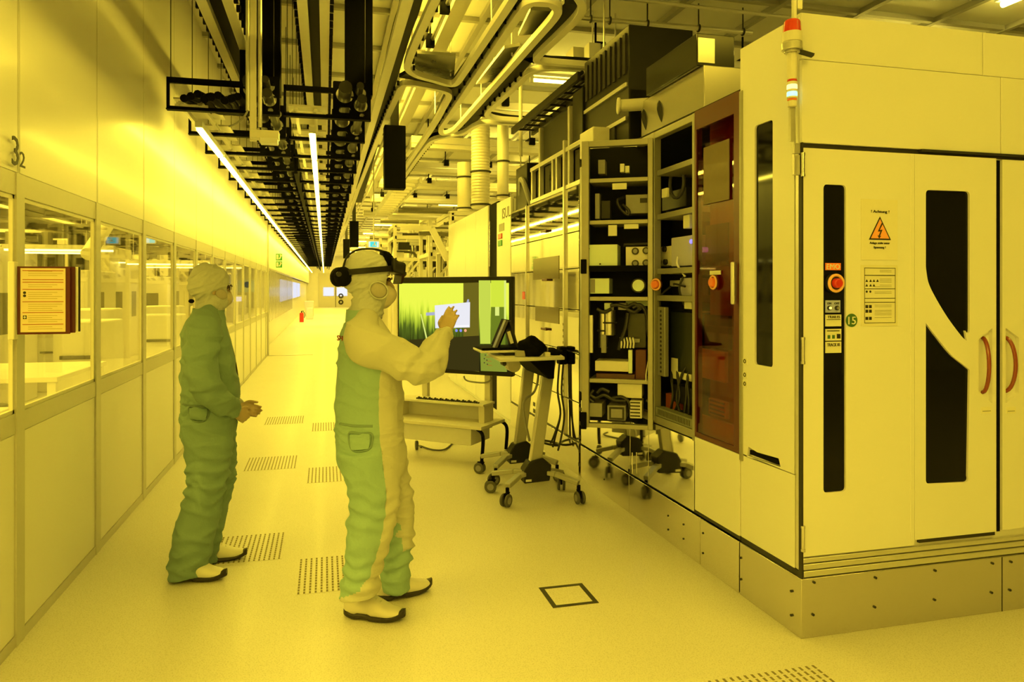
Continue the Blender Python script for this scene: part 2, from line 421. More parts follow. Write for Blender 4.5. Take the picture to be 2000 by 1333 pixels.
for x0, x1 in ((-1.25,-.37), (-.34,.385)):
    p = bracket(x0, x1, Y0B, LB)
    loc = p.location.copy()
    for k in range(1, 44):
        q = dup(p, (loc.x, loc.y+k*DYB, loc.z))
    side = 'the glazed wall' if x0 < -1 else 'the middle of the aisle'
    t = thing('hanging_cable_tray', 'cream slotted cable tray along the brackets nearest '+side, 'cable tray', (x0+.2, 8, ZB))
    for xx in (.10, .26): MB().box(x0+xx-.014,x0+xx+.014,Y0B,60,ZB+.045,ZB+.085).build('tray_rail', m_cream, t)
    k = 0
    while k < 52:
        y = Y0B+.1+k*DYB; MB().box(x0+.03,x0+.35,y,y+.7,ZB+.12,ZB+.135).build('tray_plate', m_cpan, t); k += 1
    for xx, zz, r in ((x1-.22,ZB+.22,.055),(x1-.085,ZB+.13,.04),(x1-.10,ZB+.24,.03)):
        tag(MB().cyl((xx,Y0B-.25,zz),(xx,60,zz),r,n=14).build('hanging_pipe', m_dark), 'dark pipe threaded through the bracket holes nearest '+side, 'pipe', 'dark pipes through the brackets nearest '+side)
t = thing('hanging_cable_bundle', 'black cable mass lying in the nearest bracket beside the glazed wall', 'cable', (-.85,6.4,ZB+.04))
for k in range(9): MB().tube(smooth_path([(-1.08+.05*k,6.2,ZB+.05+.02*(k%3)),(-1.06+.05*k,6.5,ZB+.09+.02*(k%4)),(-1.02+.045*k,6.9,ZB+.13+.012*(k%2)),(-.95+.04*k,7.25,ZB+.2)],4),.032,9).build('cable', m_black, t)
tag(MB().box(-.38,-.335,9.5,60,ZB-.01,ZB+.30).build('hanging_trunking', m_black), 'black cable trunk dividing the two rows of brackets', 'trunking')
# light strips under the brackets
m_strip = glow('light_strip', (1.0,.76,.062), 48)
def strip(x, y, label):
    t = thing('hanging_light', label, 'light', (x, y, 2.97), 'tube lights under the cable brackets')
    MB().box(x-.03,x+.03,y,y+1.4,3.0,3.055).build('housing', m_white2, t)
    MB().box(x-.021,x+.021,y+.02,y+1.38,2.978,3.0).build('tube', m_strip, t)
    return t
for x, s in ((-1.06,'the glazed wall'), (-.112,'the middle of the aisle')):
    lab = 'bright yellow tube light in the long row over '+s
    p = strip(x, 6.75, lab)
    k = 1
    while 6.75+1.46*k < 62:
        dup(p, (x, 6.75+1.46*k+(.45 if k > 15 else 0)+(.5 if k > 22 else 0), 2.97)); k += 1
# black cable risers
def riser(u0, u1, y, z0, z1, label, dep=.16):
    x0, x1 = XY(u0, y), XY(u1, y)
    t = thing('hanging_cable_riser', label, 'cable riser', ((x0+x1)/2, y, z0))
    MB().box(x0,x1,y,y+dep,z0,z1).build('duct', m_black, t, bevel=.006)
    MB().box(x0+.03,x1-.03,y-.015,y,z0-.02,z0+.06).build('end_clamp', m_alu, t)
riser(674,728,6.62,3.34,CEIL,'tall black cable riser above the bracket nearest the aisle middle')
riser(497,548,6.62,3.30,CEIL,'tall black cable riser behind the pale conduits above the bracket row')
riser(468,500,6.75,3.40,CEIL,'narrow black cable riser above the first bracket beside the glazed wall')
for y, lab in ((9.0,'short thick black cable drop hanging below the track beside the brackets'),(22,'small distant black cable drop hanging above the exit sign'),(30,'farthest tiny black cable drop by the light row')):
    x = .835
    t = thing('hanging_cable_drop', lab, 'cable drop', (x, y, 2.85))
    MB().box(x-.13,x+.13,y,y+.2,2.84,3.62).build('duct', m_black, t, bevel=.01)
    MB().box(x-.05,x+.05,y+.05,y+.15,3.62,CEIL).build('hanger', m_dark, t)
# pale vertical conduits with a small lamp box
yc = 6.15
t = thing('hanging_conduit', 'pale vertical conduits ending in a small lamp box in front of the first cable bracket', 'conduit', (XY(496,yc), yc, 2.8))
zt = CEIL
MB().box(XY(488,yc),XY(501,yc),yc-.02,yc+.02,zat(265,5.6),zt).build('channel', m_cream, t, bevel=.004)
for u, v in ((484,204),(508,235)): MB().cyl((XY(u,yc),yc-.01,zat(v,5.6)),(XY(u,yc),yc-.01,zt),.016,n=10).build('conduit', m_alu, t)
MB().box(XY(490,yc),XY(546,yc),yc-.10,yc+.02,zat(262,5.6),zat(246,5.6)).build('arm', m_cream, t, bevel=.004)
MB().box(XY(510,yc),XY(544,yc),yc-.12,yc+.0,zat(272,5.6),zat(262,5.6)).build('lamp_box', m_white, t, bevel=.004)
sp = smooth_path([(XY(484,yc),yc-.01,zat(204,5.6)),(XY(478,yc),yc-.02,zat(216,5.6)),(XY(462,yc),yc+.02,zat(229,5.6)),(XY(445,yc),yc+.08,zat(233,5.6))],5)
MB().tube(sp,.008).build('cable', m_grey, t)
# beams, pipes and ducts under the filter ceiling
m_beam = mat('pale_support_beam', (.70,.68,.62), .42, metal=.2, var=.04)
for i, (y, x0, x1) in enumerate(((7.3,2.55,5.6),(9.7,2.1,5.6),(12.2,1.4,6.5),(14.7,1.2,8),(17.2,1.2,9),(20,1.2,9),(24,1.2,9))):
    t = thing('ceiling_beam', 'pale box beam hung across the ceiling, '+('nearest, above the open cabinet' if i == 0 else 'second, above the mirror panels' if i == 1 else 'one of the distant ones beyond the tall cabinet'), 'beam', (x0, y, 3.98), None if i < 2 else 'distant ceiling beams')
    MB().box(x0,x1,y,y+.24,3.98,4.18).build('beam', m_beam, t, bevel=.006)
    MB().box(x0,x1,y-.012,y,4.06,4.075).build('lip', m_alu, t)
    x = x0+.3
    while x < x1: MB().box(x-.05,x+.05,y-.05,y+.28,4.12,4.24).cyl((x,y+.12,4.24),(x,y+.12,CEIL),.012,n=6).build('clamp', m_black, t); x += .9
for k, (u, w) in enumerate(((1090,.13),(1118,.09),(1135,.09))):
    p = onY(1152+22*k, 100, 7.2)
    tag(MB().box(p.x-w/2,p.x+w/2,7.05,7.2,3.9,4.15).cyl((p.x,7.12,4.15),(p.x,7.12,CEIL),.01,n=6).build('hanging_junction_box', m_white2, bevel=.006), 'pale junction box beside the nearest ceiling beam, in a row of three', 'junction box', 'junction boxes by the ceiling beam')
a, b = onZ(1108,33,4.25), onZ(1468,64,4.25)
t = thing('ceiling_pipe', 'thin pale pipe with clamps across the ceiling above the open cabinet', 'pipe', a)
MB().cyl(a, b, .026, n=12).build('pipe', m_alu, t)
for k in (.12,.22,.42,.7,.95):
    p = a.lerp(b, k); MB().torus(p, (b-a), .032, .010, 14, 6).cyl(p+Vector((0,0,.03)), (p.x,p.y,CEIL), .007, n=6).build('clamp', m_dark, t)
for y, lab in ((5.0,'near'),(6.3,'middle')):
    tag(MB().cyl((1.9,y,4.32),(9,y+.1,4.32),.02,n=8).build('ceiling_sprinkler_pipe', m_alu), 'thin sprinkler pipe close under the ceiling, '+lab+' one above the cabinets', 'pipe')
for x in (.93, 1.02):
    tag(MB().cyl((x,2.0,4.05),(x,26,4.05),.022,n=10).build('ceiling_pipe', m_alu), 'thin pipe running along the ceiling between the two track loops', 'pipe', 'twin pipes between the track loops')
tag(MB().box(1.10,1.24,2,20,4.12,4.2).build('hanging_cable_tray', m_beam), 'shallow pale cable tray above the track loops', 'cable tray')
for k, (x, y) in enumerate(((1.0,6.2),(1.0,7.1),(1.05,8.4),(.5,5.6))):
    tag(MB().box(x-.04,x+.04,y-.04,y+.04,3.98,4.1).cyl((x,y,4.1),(x,y,CEIL),.01,n=6).build('hanging_pipe_clamp', m_black), 'small black clamp on the thin pipes above the track', 'clamp', 'pipe clamps above the track')
# small round drop pole and vertical ducts above the tall white cabinet
p = onY(1017, 300, 8.3)
t = thing('hanging_pole', 'thin pale pole hanging from the ceiling above the mirror panels', 'pole', (p.x, 8.3, 2.8))
MB().cyl((p.x,8.3,zat(290,8.1)),(p.x,8.3,CEIL),.022,n=10).build('tube', m_cream, t); MB().cyl((p.x,8.3,zat(372,8.1)),(p.x,8.3,zat(290,8.1)),.007,n=6).build('rod', m_alu, t)
def duct(u0, u1, y, v0, v1, corr, label):
    x0, x1 = XY(u0,y), XY(u1,y); r = (x1-x0)/2; x = (x0+x1)/2; dx, dy = ray((u0+u1)/2); tt = y/dy
    z0, z1 = zat(v0,tt), min(CEIL, zat(v1,tt)); b = MB()
    if corr:
        n = int((z1-z0)/.045); pr = []
        for i in range(n*2+1): pr.append(((x,y+r,z0+(z1-z0)*i/(n*2)), r*(1.0 if i%2 else .95)))
        b.tube([q[0] for q in pr], [q[1] for q in pr], 24)
    else: b.cyl((x,y+r,z0),(x,y+r,z1),r,n=24)
    t = thing('hanging_exhaust_duct', label, 'duct', (x,y+r,z0))
    b.build('pipe', m_beam, t); b2 = MB()
    for zz in (z0+.05, z0+.55): b2.torus((x,y+r,zz),(0,0,1),r+.005,.014,24,6)
    b2.build('band', m_dark, t)
duct(924,961,10.6,405,240,True,'wide corrugated exhaust duct rising from behind the tall white cabinet')
duct(974,996,10.2,388,240,False,'slim smooth exhaust duct beside the corrugated one')
duct(896,924,11.4,412,316,False,'short stubby exhaust duct by the corrugated one, with a flat top')
p = onZ(1036,281,4.2)
tag(MB().box(p.x-.12,p.x+.5,p.y,p.y+.12,4.2,4.24).build('ceiling_tube_light', glow('distant_tube', (1,.78,.12), 6)), 'short bright tube light on the ceiling behind the mirror panels', 'light')
p = onZ(885,402,4.0)
tag(MB().box(p.x-.4,p.x+.6,p.y,p.y+.14,4.0,4.05).build('ceiling_tube_light', MC['distant_tube']), 'short bright tube light far back above the tall white cabinet', 'light')

m_tubeg = glow('added_tube_glow', (1,.76,.09), 26)  # extra tubes added to brighten the ceiling
for k, (x, y) in enumerate(((3.2,9.0),(4.6,11.0),(3.0,13.6),(4.8,16.2),(2.8,18.8),(4.6,22.6),(2.6,26),(2.6,31),(2.4,36),(2.4,42),(2.2,48),(2.2,54),(5.6,4.6),(6.4,7.0))):
    t = thing('ceiling_tube_light', 'bare tube light added to brighten the ceiling above the machines', 'light', (x,y,4.28), 'added tube lights under the ceiling')
    MB().cyl((x-.6,y,4.30),(x+.6,y,4.30),.022,n=10).build('tube', m_tubeg, t)
    MB().box(x-.62,x+.62,y-.03,y+.03,4.36,4.40).box(x-.64,x-.6,y-.02,y+.02,4.27,4.36).box(x+.6,x+.64,y-.02,y+.02,4.27,4.36).build('fitting', m_white2, t)
    MB().cyl((x,y,4.40),(x,y,CEIL),.012,n=6).build('stem', m_white2, t)

t = thing('ceiling_tube_light', 'tube light close under the ceiling above the machine with double doors', 'light', (6.5,5.1,4.4))
MB().cyl((6.5,4.2,4.42),(6.5,5.75,4.42),.03,n=10).build('tube', glow('bright_tube_glow', (1,.76,.09), 60), t)
MB().box(6.46,6.54,4.15,5.8,4.46,CEIL).build('fitting', m_white2, t)
# ======================= MACHINE WITH DOORS =======================
MX, MY = 2.11, 2.885
def FP(u, v): p = onY(u, v, MY); return (p.x, p.z)
pm = thing('process_machine', 'big cream machine with double doors, dark slot windows and an emergency stop', 'machine', (3.5, MY+.25, 0))
XR = 5.2                                     # the machine runs on beyond the picture
MB().box(MX+.02, XR, MY+.02, 3.38, .27, 2.86).build('body', m_white, pm)
MB().box(MX-.004, XR, MY-.006, 3.388, 0, .272).build('base_panel', m_plinth, pm, bevel=.003)
b = MB()
for u, v in ((1588,1137),(1586,1200),(1708,1128),(1706,1185),(1824,1114),(1823,1171),(1936,1100),(1934,1157),(1972,1097),(1970,1152)):
    x, z = FP(u, v); b.cyl((x,MY-.012,z),(x,MY-.005,z),.006,n=10)
for u, v in ((1448,1090),(1448,1132),(1548,1155),(1548,1202)):
    p = onX(u, v, MX); b.cyl((MX-.011,p.y,p.z),(MX-.003,p.y,p.z),.006,n=10)
b.build('screw', m_dark, pm)
xs = XY(1955, MY)
MB().box(xs-.002,xs+.002,MY-.0075,MY-.005,0,.27).build('seam', m_ink, pm)
for k, (z0, z1) in enumerate(((.278,.305),(.310,.335),(.340,.362))):
    MB().box(MX+.012, XR, MY-.004+.003*k, MY+.03, z0, z1).build('trim_rail', m_alu, pm, bevel=.003)
# upper panels
zt0, zt1, zt2 = 2.272, 2.655, 2.87
x1 = XY(1955, MY)
MB().box(MX+.004, x1-.002, MY, MY+.04, zt0, zt1-.002).build('upper_panel', m_white, pm, bevel=.003)
MB().box(x1+.002, XR, MY, MY+.04, zt0, zt1-.002).build('upper_panel', m_white, pm, bevel=.003)
MB().box(MX+.004, XY(1922,MY)-.002, MY+.006, MY+.04, zt1+.002, zt2).build('upper_panel', m_white, pm, bevel=.003)
MB().box(XY(1922,MY)+.002, XR, MY+.006, MY+.04, zt1+.002, zt2).build('upper_panel', m_white, pm, bevel=.003)
MB().box(MX+.012, XR, MY+.01, MY+.03, zt0-.022, zt0-.001).build('shadow_gap', m_ink, pm)
MB().box(XY(1797,MY), XR, MY-.012, MY+.02, zt0-.012, zt0-.001).build('door_runner', m_dark, pm)
# doors (with cut-outs for the dark panes)
D = .028
def door(x0, x1, z0, z1, holes, name='door'):
    q = MB(); M = frame_at((0, MY-.001+D/2, 0), (1,0,0), (0,0,1))
    holed([(x0,z0),(x1,z0),(x1,z1),(x0,z1)], holes, D, M, q)
    return q.build(name, m_white, pm, bevel=.004)
def rpoly(pts, r=.02, n=5):                  # polygon with rounded corners; pts (x, z, radius)
    out = []; m = len(pts)
    for i in range(m):
        p = Vector(pts[i][:2]); a = (Vector(pts[i-1][:2])-p).normalized(); c = (Vector(pts[(i+1)%m][:2])-p).normalized()
        rr = pts[i][2] if len(pts[i]) > 2 else r
        if rr < 1e-4: out.append((p.x,p.y)); continue
        ang = a.angle(c); tt = rr/math.tan(ang/2); q0, q1 = p+a*tt, p+c*tt
        for k in range(n+1):
            t = k/n; w = q0*(1-t)**2+p*2*t*(1-t)+q1*t*t; out.append((w.x,w.y))
    return out
xa, za = FP(1608,360); xb, zb = FP(1652,962)
zb2 = FP(1630,962)[1]
slot1 = rpoly([(xa,zb2),(xb,zb2),(xb,za),(xa,za)], .022)
xd0, xd1, xd2 = MX+.010, XY(1786,MY), XY(1945.5,MY)
zd0 = .372
d1 = door(xd0, xd1-.001, zd0, zt0-.024, [slot1])
X = lambda u: XY(u, MY)
Z = lambda u, v: FP(u, v)[1]
xl, xr = X(1808), X(1893.5)
up = rpoly([(xl,Z(1808,372),.022),(xr,Z(1893,374),.022),(xr,Z(1893,668),.02)], .0)
curve = smooth_path([(X(1888),Z(1888,667),0),(X(1876),Z(1876,655),0),(X(1850),Z(1850,620),0),(X(1826),Z(1826,580),0),(X(1813),Z(1813,552),0),(X(1808.5),Z(1808,526),0)],5)
up = rpoly([(xl,Z(1808,520),.0),(xl,Z(1808,371),.022),(xr,Z(1893,374),.022),(xr,Z(1893,660),.015)], .0)+[(p.x,p.y) for p in curve]
low = [(p.x,p.y) for p in smooth_path([(xl,Z(1808,631),0),(X(1826),Z(1826,655),0),(X(1856),Z(1856,692),0),(X(1880),Z(1880,712),0),(xr,Z(1893,723),0)],5)]
low = low+rpoly([(xr,Z(1893,942),.022),(xl,Z(1808,946),.022),(xl,Z(1808,640),0)], .0)[:-1]
hx0, hx1 = X(1909.5), X(1938)
octl = [(X(1911),Z(1911,664)),(X(1938),Z(1938,641)),(X(1938),Z(1938,789)),(X(1911),Z(1911,765))]
d2 = door(xd1+.001, xd2, zd0+.025, zt0-.024, [up, low, octl])
xg = X(1957.5)
octr = [(X(1964),Z(1964,641)),(X(1990),Z(1990,660)),(X(1990),Z(1990,768)),(X(1964),Z(1964,788))]
d3 = door(xg, XR-.02, zd0+.03, zt0-.028, [octr])
MB().box(xd2+.001, xg-.001, MY+.012, MY+.03, zd0+.02, zt0-.03).build('door_gap', m_black, pm)
for d, poly in ((d1,slot1),(d2,up),(d2,low)):
    MB().prism([(x,MY+.010,z) for x,z in poly], (0,.006,0)).build('pane', m_dglass, d)
for d, poly, xc, s in ((d2,octl,X(1922),1),(d3,octr,X(1971),-1)):
    MB().prism([(x,MY+.026,z) for x,z in poly], (0,.004,0)).build('handle_recess', mat('recess_steel', (.22,.23,.18), .1, metal=1.0, var=.5, scale=40, aniso=(1,1,.05)), d)  # dark stripes mirrored in the recess are put into the steel colour
    zc = Z(1925,714); pts = []
    for k in range(17):
        a = -PI/2+PI*k/16; pts.append((xc-s*.010-s*.014*math.cos(a)+s*.02, MY+.018-.05*math.cos(a), zc+.135*math.sin(a)))
    MB().tube(pts, .0095, 10).build('handle', m_handle, d)
# small strip under the second door
MB().box(X(1797), X(1945), MY+.005, MY+.03, zd0+.006, zd0+.022).build('shadow_gap', m_ink, pm)
# raised fold on the first door
MB().box(XY(1779,MY)-.004, XY(1779,MY)+.004, MY-.003, MY, zd0+.01, zt0-.03).build('door_fold', m_white, d1, bevel=.0015)
# hinges at the corner
def hinge(v0, v1):
    t = 3.32; z0, z1 = zat(v1,t), zat(v0,t)
    h = MB().cyl((MX+.004,MY-.008,z0),(MX+.004,MY-.008,z1),.008,n=12)
    h.cyl((MX+.004,MY-.008,z0-.012),(MX+.004,MY-.008,z0),.010,n=12).cyl((MX+.004,MY-.008,z1),(MX+.004,MY-.008,z1+.012),.010,n=12)
    h.build('hinge', m_steel, pm)
hinge(304,340); hinge(664,706); hinge(1032,1072)
MB().box(MX+.001, MX+.009, MY-.003, MY+.02, .27, zt0).build('corner_gap', m_ink, pm)
# ---- side facing the corridor
YA = YX(1445, MX)                            # where the side panel ends
sp = MB(); M = frame_at((MX+.012, 0, 0), (0,-1,0), (0,0,1))    # local x runs towards the viewer
yw0, yw1 = YX(1473.5,MX), YX(1508.5,MX); zw0, zw1 = onX(1490,715,MX).z, onX(1490,240,MX).z
slot = rpoly([(-yw0,zw0),(-yw1,zw0),(-yw1,zw1),(-yw0,zw1)], .02)
zl0 = onX(1450,888,MX).z
rec = [(-YX(1458,MX),onX(1458,893,MX).z),(-YX(1461,MX),onX(1461,873,MX).z),(-YX(1478,MX),onX(1478,884,MX).z),(-YX(1520,MX),onX(1520,896,MX).z),(-YX(1524,MX),onX(1524,913,MX).z),(-YX(1490,MX),onX(1490,902,MX).z)]
YC = MY+.055
holed([(-YA+.002,zl0+.002),(-YC,zl0+.002),(-YC,2.86),(-YA+.002,2.86)], [slot, rec], .02, M, sp)
side = sp.build('side_panel', m_white, pm, bevel=.003)
MB().prism([(MX+.012,-p[0],p[1]) for p in slot], (.006,0,0)).build('pane', m_dglass, side)
MB().prism([(MX+.018,-p[0],p[1]) for p in rec], (.006,0,0)).build('handle_recess', m_mirror, side)
MB().bar((MX+.008,YX(1464,MX),onX(1464,882,MX).z-.004),(MX+.006,YX(1520,MX),onX(1520,904,MX).z),.012,.022).build('handle', m_black, side)
MB().box(MX+.004, MX+.022, YC, YA-.002, .30, zl0-.003).build('lower_side_panel', m_white, pm, bevel=.003)
MB().box(MX+.002, MX+.03, MY+.012, YC-.002, .30, 2.86).build('corner_post', m_alu, pm, bevel=.012, seg=3)
MB().box(MX+.005, MX+.02, MY+.02, 3.388, .276, .30).build('shadow_gap', m_ink, pm)
# ---- labels and controls on the first door
def lab(u0, u1, v0, v1, m, name, parent, y=MY-.0035):
    xa, za = FP(u0, v0); xb, zb = FP(u1, v1); zb = FP((u0+u1)/2, v1)[1]; za = FP((u0+u1)/2, v0)[1]
    return MB().box(xa, xb, y, y+.003, zb, za).build(name, m, parent), (xa+xb)/2, (za+zb)/2, xb-xa, za-zb
def ftext(s, u0, u1, v0, v1, m, parent, y, name='lettering'):
    xa, xb = X(u0), X(u1); zm = (u0+u1)/2; za, zb = Z(zm,v0), Z(zm,v1)
    q = MB(); text(s, xb-xa, za-zb, ((xa+xb)/2, y, (za+zb)/2), (1,0,0), (0,0,1), q)
    return q.build(name, m, parent, smooth=0)
YS = MY+.006                                  # on the slot pane
e, *_ = lab(1614,1644,514,528, mat('bright_orange_label', (.95,.24,.07), .4), 'stop_plate', pm, YS)
ftext('EMO', 1616,1642,516,526.5, m_paper, e, YS-.001)
xc, zc = FP(1628.5, 553.5)
t = thing('emergency_stop_button', 'red emergency stop button with a pale orange ring below the EMO plate', 'button', (xc, YS, zc))
MB().cyl((xc,YS+.004,zc),(xc,YS-.022,zc),.043,n=32).build('collar', m_dark, t, bevel=.003)
MB().torus((xc,YS-.022,zc),(0,1,0),.037,.007,40,10).build('ring', m_ring, t)
MB().cyl((xc,YS-.018,zc),(xc,YS-.045,zc),.024,.021,n=28).build('push_button', m_red, t, bevel=.004)
l, *_ = lab(1614,1643,587,611, m_blue, 'switch_plate', pm, YS)
for u, m in ((1621,mat('lit_button', (1,.9,.4), .3, emit=(1,.85,.25), es=.9)),(1635.5,m_grey)):
    x, z = FP(u, 602); MB().cyl((x,YS,z),(x,YS-.008,z),.0105,n=18).build('bezel', m_ink, l); MB().cyl((x,YS-.007,z),(x,YS-.012,z),.0065,n=14).build('push_button', m, l)
ftext('ON', 1617,1625,591,595, m_ink, l, YS-.001); ftext('OFF', 1631,1641,591,595, m_ink, l, YS-.001)
m_lab = mat('cream_label', (.74,.74,.62), .5, var=.04)
l, *_ = lab(1614,1645,615,638, m_lab, 'type_label', pm, YS)
ftext('TRAILES', 1618,1642,617,622, m_ink, l, YS-.001)
MB().box(X(1616),X(1643),YS-.0015,YS,Z(1630,625.2),Z(1630,624.2)).build('rule', m_ink, l)
l, *_ = lab(1614,1645,643,666, m_lab, 'type_label', pm, YS)
ftext('_______', 1617,1641,646,647.5, m_ink, l, YS-.001)
for u0, u1 in ((1618,1623),(1627,1632),(1636,1643)):
    MB().box(X(u0),X(u1),YS-.0015,YS,Z(1630,662),Z(1630,655 if u0 < 1630 else 653)).build('symbol', m_ink if u0 > 1630 else m_dgreen, l)
l, *_ = lab(1614,1645,668,690, m_lab, 'type_label', pm, YS)
ftext('TRACK 05', 1617,1642,671,677, m_ink, l, YS-.001)
# number disc
xc, zc = FP(1662.5, 626)
dsc = MB().cyl((xc,MY-.001,zc),(xc,MY-.004,zc),.031,n=40).build('number_disc', m_dgreen, d1)
ftext('15', 1655.5,1670,619,634, m_paper, dsc, MY-.005)
# warning notice in a clear sleeve
m_sleeve = clear('clear_sleeve', (.95,.95,.9), .07, .15)
s1, *_ = lab(1681,1752,390,508, mat('warning_paper', (.80,.78,.70), .55, var=.02), 'warning_notice', d1, MY-.004)
ftext('! Achtung !', 1700,1735,411,418, m_ink, s1, MY-.0055)
tri = lambda k: [(X(1717)+k*(X(u)-X(1717)), MY-.0045, Z(1717,452)+k*(Z(1717,v)-Z(1717,452))) for u, v in ((1695.5,469),(1738.5,469),(1717,423.5))]
MB().prism(tri(1), (0,-.0012,0)).build('triangle_border', m_ink, s1)
MB().prism([(p[0],p[1]-.0006,p[2]) for p in tri(.84)], (0,-.0012,0)).build('triangle', mat('orange_sign_paint', (.92,.40,.14), .5), s1)
bolt = [(1721,434),(1712,452),(1718,451),(1713,463),(1717,461),(1716,466),(1710,461),(1712,461),(1714,454),(1709,455)]
bolt = [(1720,436),(1712.5,453),(1718,452),(1714,461),(1712,460),(1715,466.5),(1719,461),(1716.5,461.5),(1721.5,449),(1716,450),(1723,436)]
MB().prism([(X(u), MY-.0064, Z(1717,v)) for u, v in bolt], (0,-.0008,0)).build('flash_symbol', m_ink, s1)
ftext('Anlage steht unter', 1697,1736,473,478.5, m_ink, s1, MY-.0055); ftext('Spannung !', 1705,1728,481.5,487, m_ink, s1, MY-.0055)
s2, *_ = lab(1681,1752,518,637, mat('notice_sleeve_paper', (.78,.76,.66), .5, var=.02), 'operating_notice', d1, MY-.004)
f = MB()
def rule(u0, u1, v0, v1, y=MY-.0048): f.box(X(u0),X(u1),y,MY-.004,Z(1717,v1),Z(1717,v0))
for v0, v1 in ((523.6,524.6),(537.5,539),(564,565.2),(582.5,583.7),(590.3,591.6),(630.4,631.4)): rule(1687,1747.5,v0,v1)
for u in (1687,1746.7): rule(u,u+.8,523.6,631.4)
f.build('rule', m_ink, s2)
f = MB()
for (u, v) in ((1689,546),(1696.5,546),(1703,546),(1710,546),(1689,555),(1696.5,555),(1703,555)):
    f.prism([(X(u),MY-.0042,Z(1717,v+5)),(X(u+5),MY-.0042,Z(1717,v+5)),(X(u+2.5),MY-.0042,Z(1717,v))], (0,-.0008,0))
for (u, v) in ((1691.5,570),(1698.5,570)):
    f.cyl((X(u),MY-.0042,Z(1717,v)),(X(u),MY-.005,Z(1717,v)),.0055,n=12)
for (u, v) in ((1689,596),(1696,596),(1689,605),(1696,605),(1689,619),(1696,619)):
    f.box(X(u),X(u+5.2),MY-.005,MY-.0042,Z(1717,v+6),Z(1717,v))
f.build('symbol', m_ink, s2)
f = MB()
for v in (545,548,551,557,560,570,573,596,599,606,609,612,615,620,528,531):
    f.box(X(1717 if v < 560 else 1707), X(1740), MY-.0046, MY-.0042, Z(1717,v+.9), Z(1717,v))
f.build('text_line', mat('grey_print', (.36,.35,.28), .6), s2)
for u0, u1 in ((1916,1936),(1965,1983)):
    l, *_ = lab(u0,u1,795,808, mat('cream_tape', (.84,.82,.72), .5), 'door_label', d2 if u0 < 1940 else d3, MY-.003)
    MB().box(X(u0+2),X(u1-2),MY-.0036,MY-.003,Z((u0+u1)/2,804),Z((u0+u1)/2,802.6)).build('text_line', m_grey, l)
# small stickers on the side panel
for v0, v1, m in ((700,712,m_paper),(727,738,m_paper),(743,757,m_paper)):
    y0, y1 = YX(1451,MX), YX(1459,MX); z0, z1 = onX(1455,v1,MX).z, onX(1455,v0,MX).z
    s = MB().box(MX-.001,MX+.003,y1,y0,z0,z1).build('sticker', m, side)
    MB().torus((MX-.0015,(y0+y1)/2,(z0+z1)/2),(1,0,0),.009,.0025,14,6).build('symbol', m_ink, s)
# lamp column at the corner
bx, by = MX-.055, MY-.045
tt = 3.30; zq = lambda v: zat(v, tt)
def rad(w): return w/2*tt/FPX
px = lambda u: None
d_, e_ = ray(1547); by2 = 2.87; bx = d_/e_*by2; by = by2; tt = by/e_
t = thing('signal_beacon', 'signal beacon with red dome and lit lamp stack at the machine corner', 'beacon', (bx, by, zq(210)))
r = lambda w: w/2*tt/FPX
def cyl(v0, v1, w, m, name, w1=None, bev=.003): return MB().cyl((bx,by,zat(v1,tt)),(bx,by,zat(v0,tt)),r(w),r(w1 or w),n=28).build(name, m, t, bevel=bev)
MB().cyl((bx,by,zat(67,tt)),(bx,by,zat(44,tt)),r(35),r(31),n=28).ball((bx,by,zat(44,tt)),r(31),r(31),r(14),20).build('red_dome', mat('red_lens', (.70,.05,.02), .15, var=.1, coat=.5), t)
cyl(64,84,38,m_cream,'dome_base'); cyl(84,99,40,m_alu,'dome_collar'); cyl(99,104,30,m_steel,'neck')
cyl(103,156,19,m_cream,'pole'); cyl(154,160,19,m_red,'cap_ring',17)
cyl(160,166,20,m_cream,'spacer'); cyl(166,175,20,mat('white_lamp', (1,1,.8), .3, emit=(1,.9,.4), es=1.1),'white_lamp'); cyl(175,180,20,m_cream,'spacer')
cyl(180,189,20,mat('green_lamp', (.3,1,.8), .3, emit=(.35,1,.75), es=1.2),'green_lamp'); cyl(189,193,20,m_cream,'spacer'); cyl(193,197,18,m_orange,'orange_ring'); cyl(197,209,17,m_cream,'foot')
MB().box(bx-.01,bx+.012,by-.005,by+.012,zat(276,tt),zat(209,tt)).build('bracket', m_alu, t)
MB().bar((bx+.02,by,zat(98,tt)),(bx+.095,by-.02,zat(108,tt)),.03,.012).build('arm', m_dark, t)
MB().box(bx+.004,bx+.02,by-.006,by+.01,zat(40,tt),zat(-40,tt)).box(bx+.024,bx+.05,by-.006,by+.01,zat(16,tt),zat(-40,tt)).build('upper_bracket', m_alu, t)
for k, (v0, v1) in enumerate(((279,300),(302,342))):
    MB().box(MX-.035,MX-.001,MY+.004,MY+.02,zat(v1,3.32),zat(v0,3.32)).build('side_clip', m_alu, pm, bevel=.002)
# ======================= OPEN SERVICE CABINET =======================
YR, YB0, YH, YE = YX(1445,MX)+.0, YX(1357,MX), YX(1275,MX), 5.83    # acrylic end, bay start, hinge post, bay end
zb, zt = .725, 2.64
m_int = mat('dark_interior', (.010,.010,.009), .7, var=.3, scale=8, spec=.15)
sc = thing('service_cabinet', 'open equipment cabinet with mirror-polished lower doors and a red-brown clear panel', 'cabinet', (2.7, 5.6, 0))
b = MB().box(MX+.85, MX+.95, YR+.0, YE, .3, zt).box(MX+.04, MX+.9, YE, YE+.04, .3, zt).box(MX+.04, MX+.95, YR, YE, .28, .7).box(MX+.02, MX+.95, YR+.0, YE, zt-.02, zt+.02)
b.build('interior', m_int, sc)
def post(y, x=MX, w=.05, z0=zb, z1=zt): return MB().box(x-.005, x+.05, y-w/2, y+w/2, z0, z1).build('post', m_adim, sc, bevel=.006)
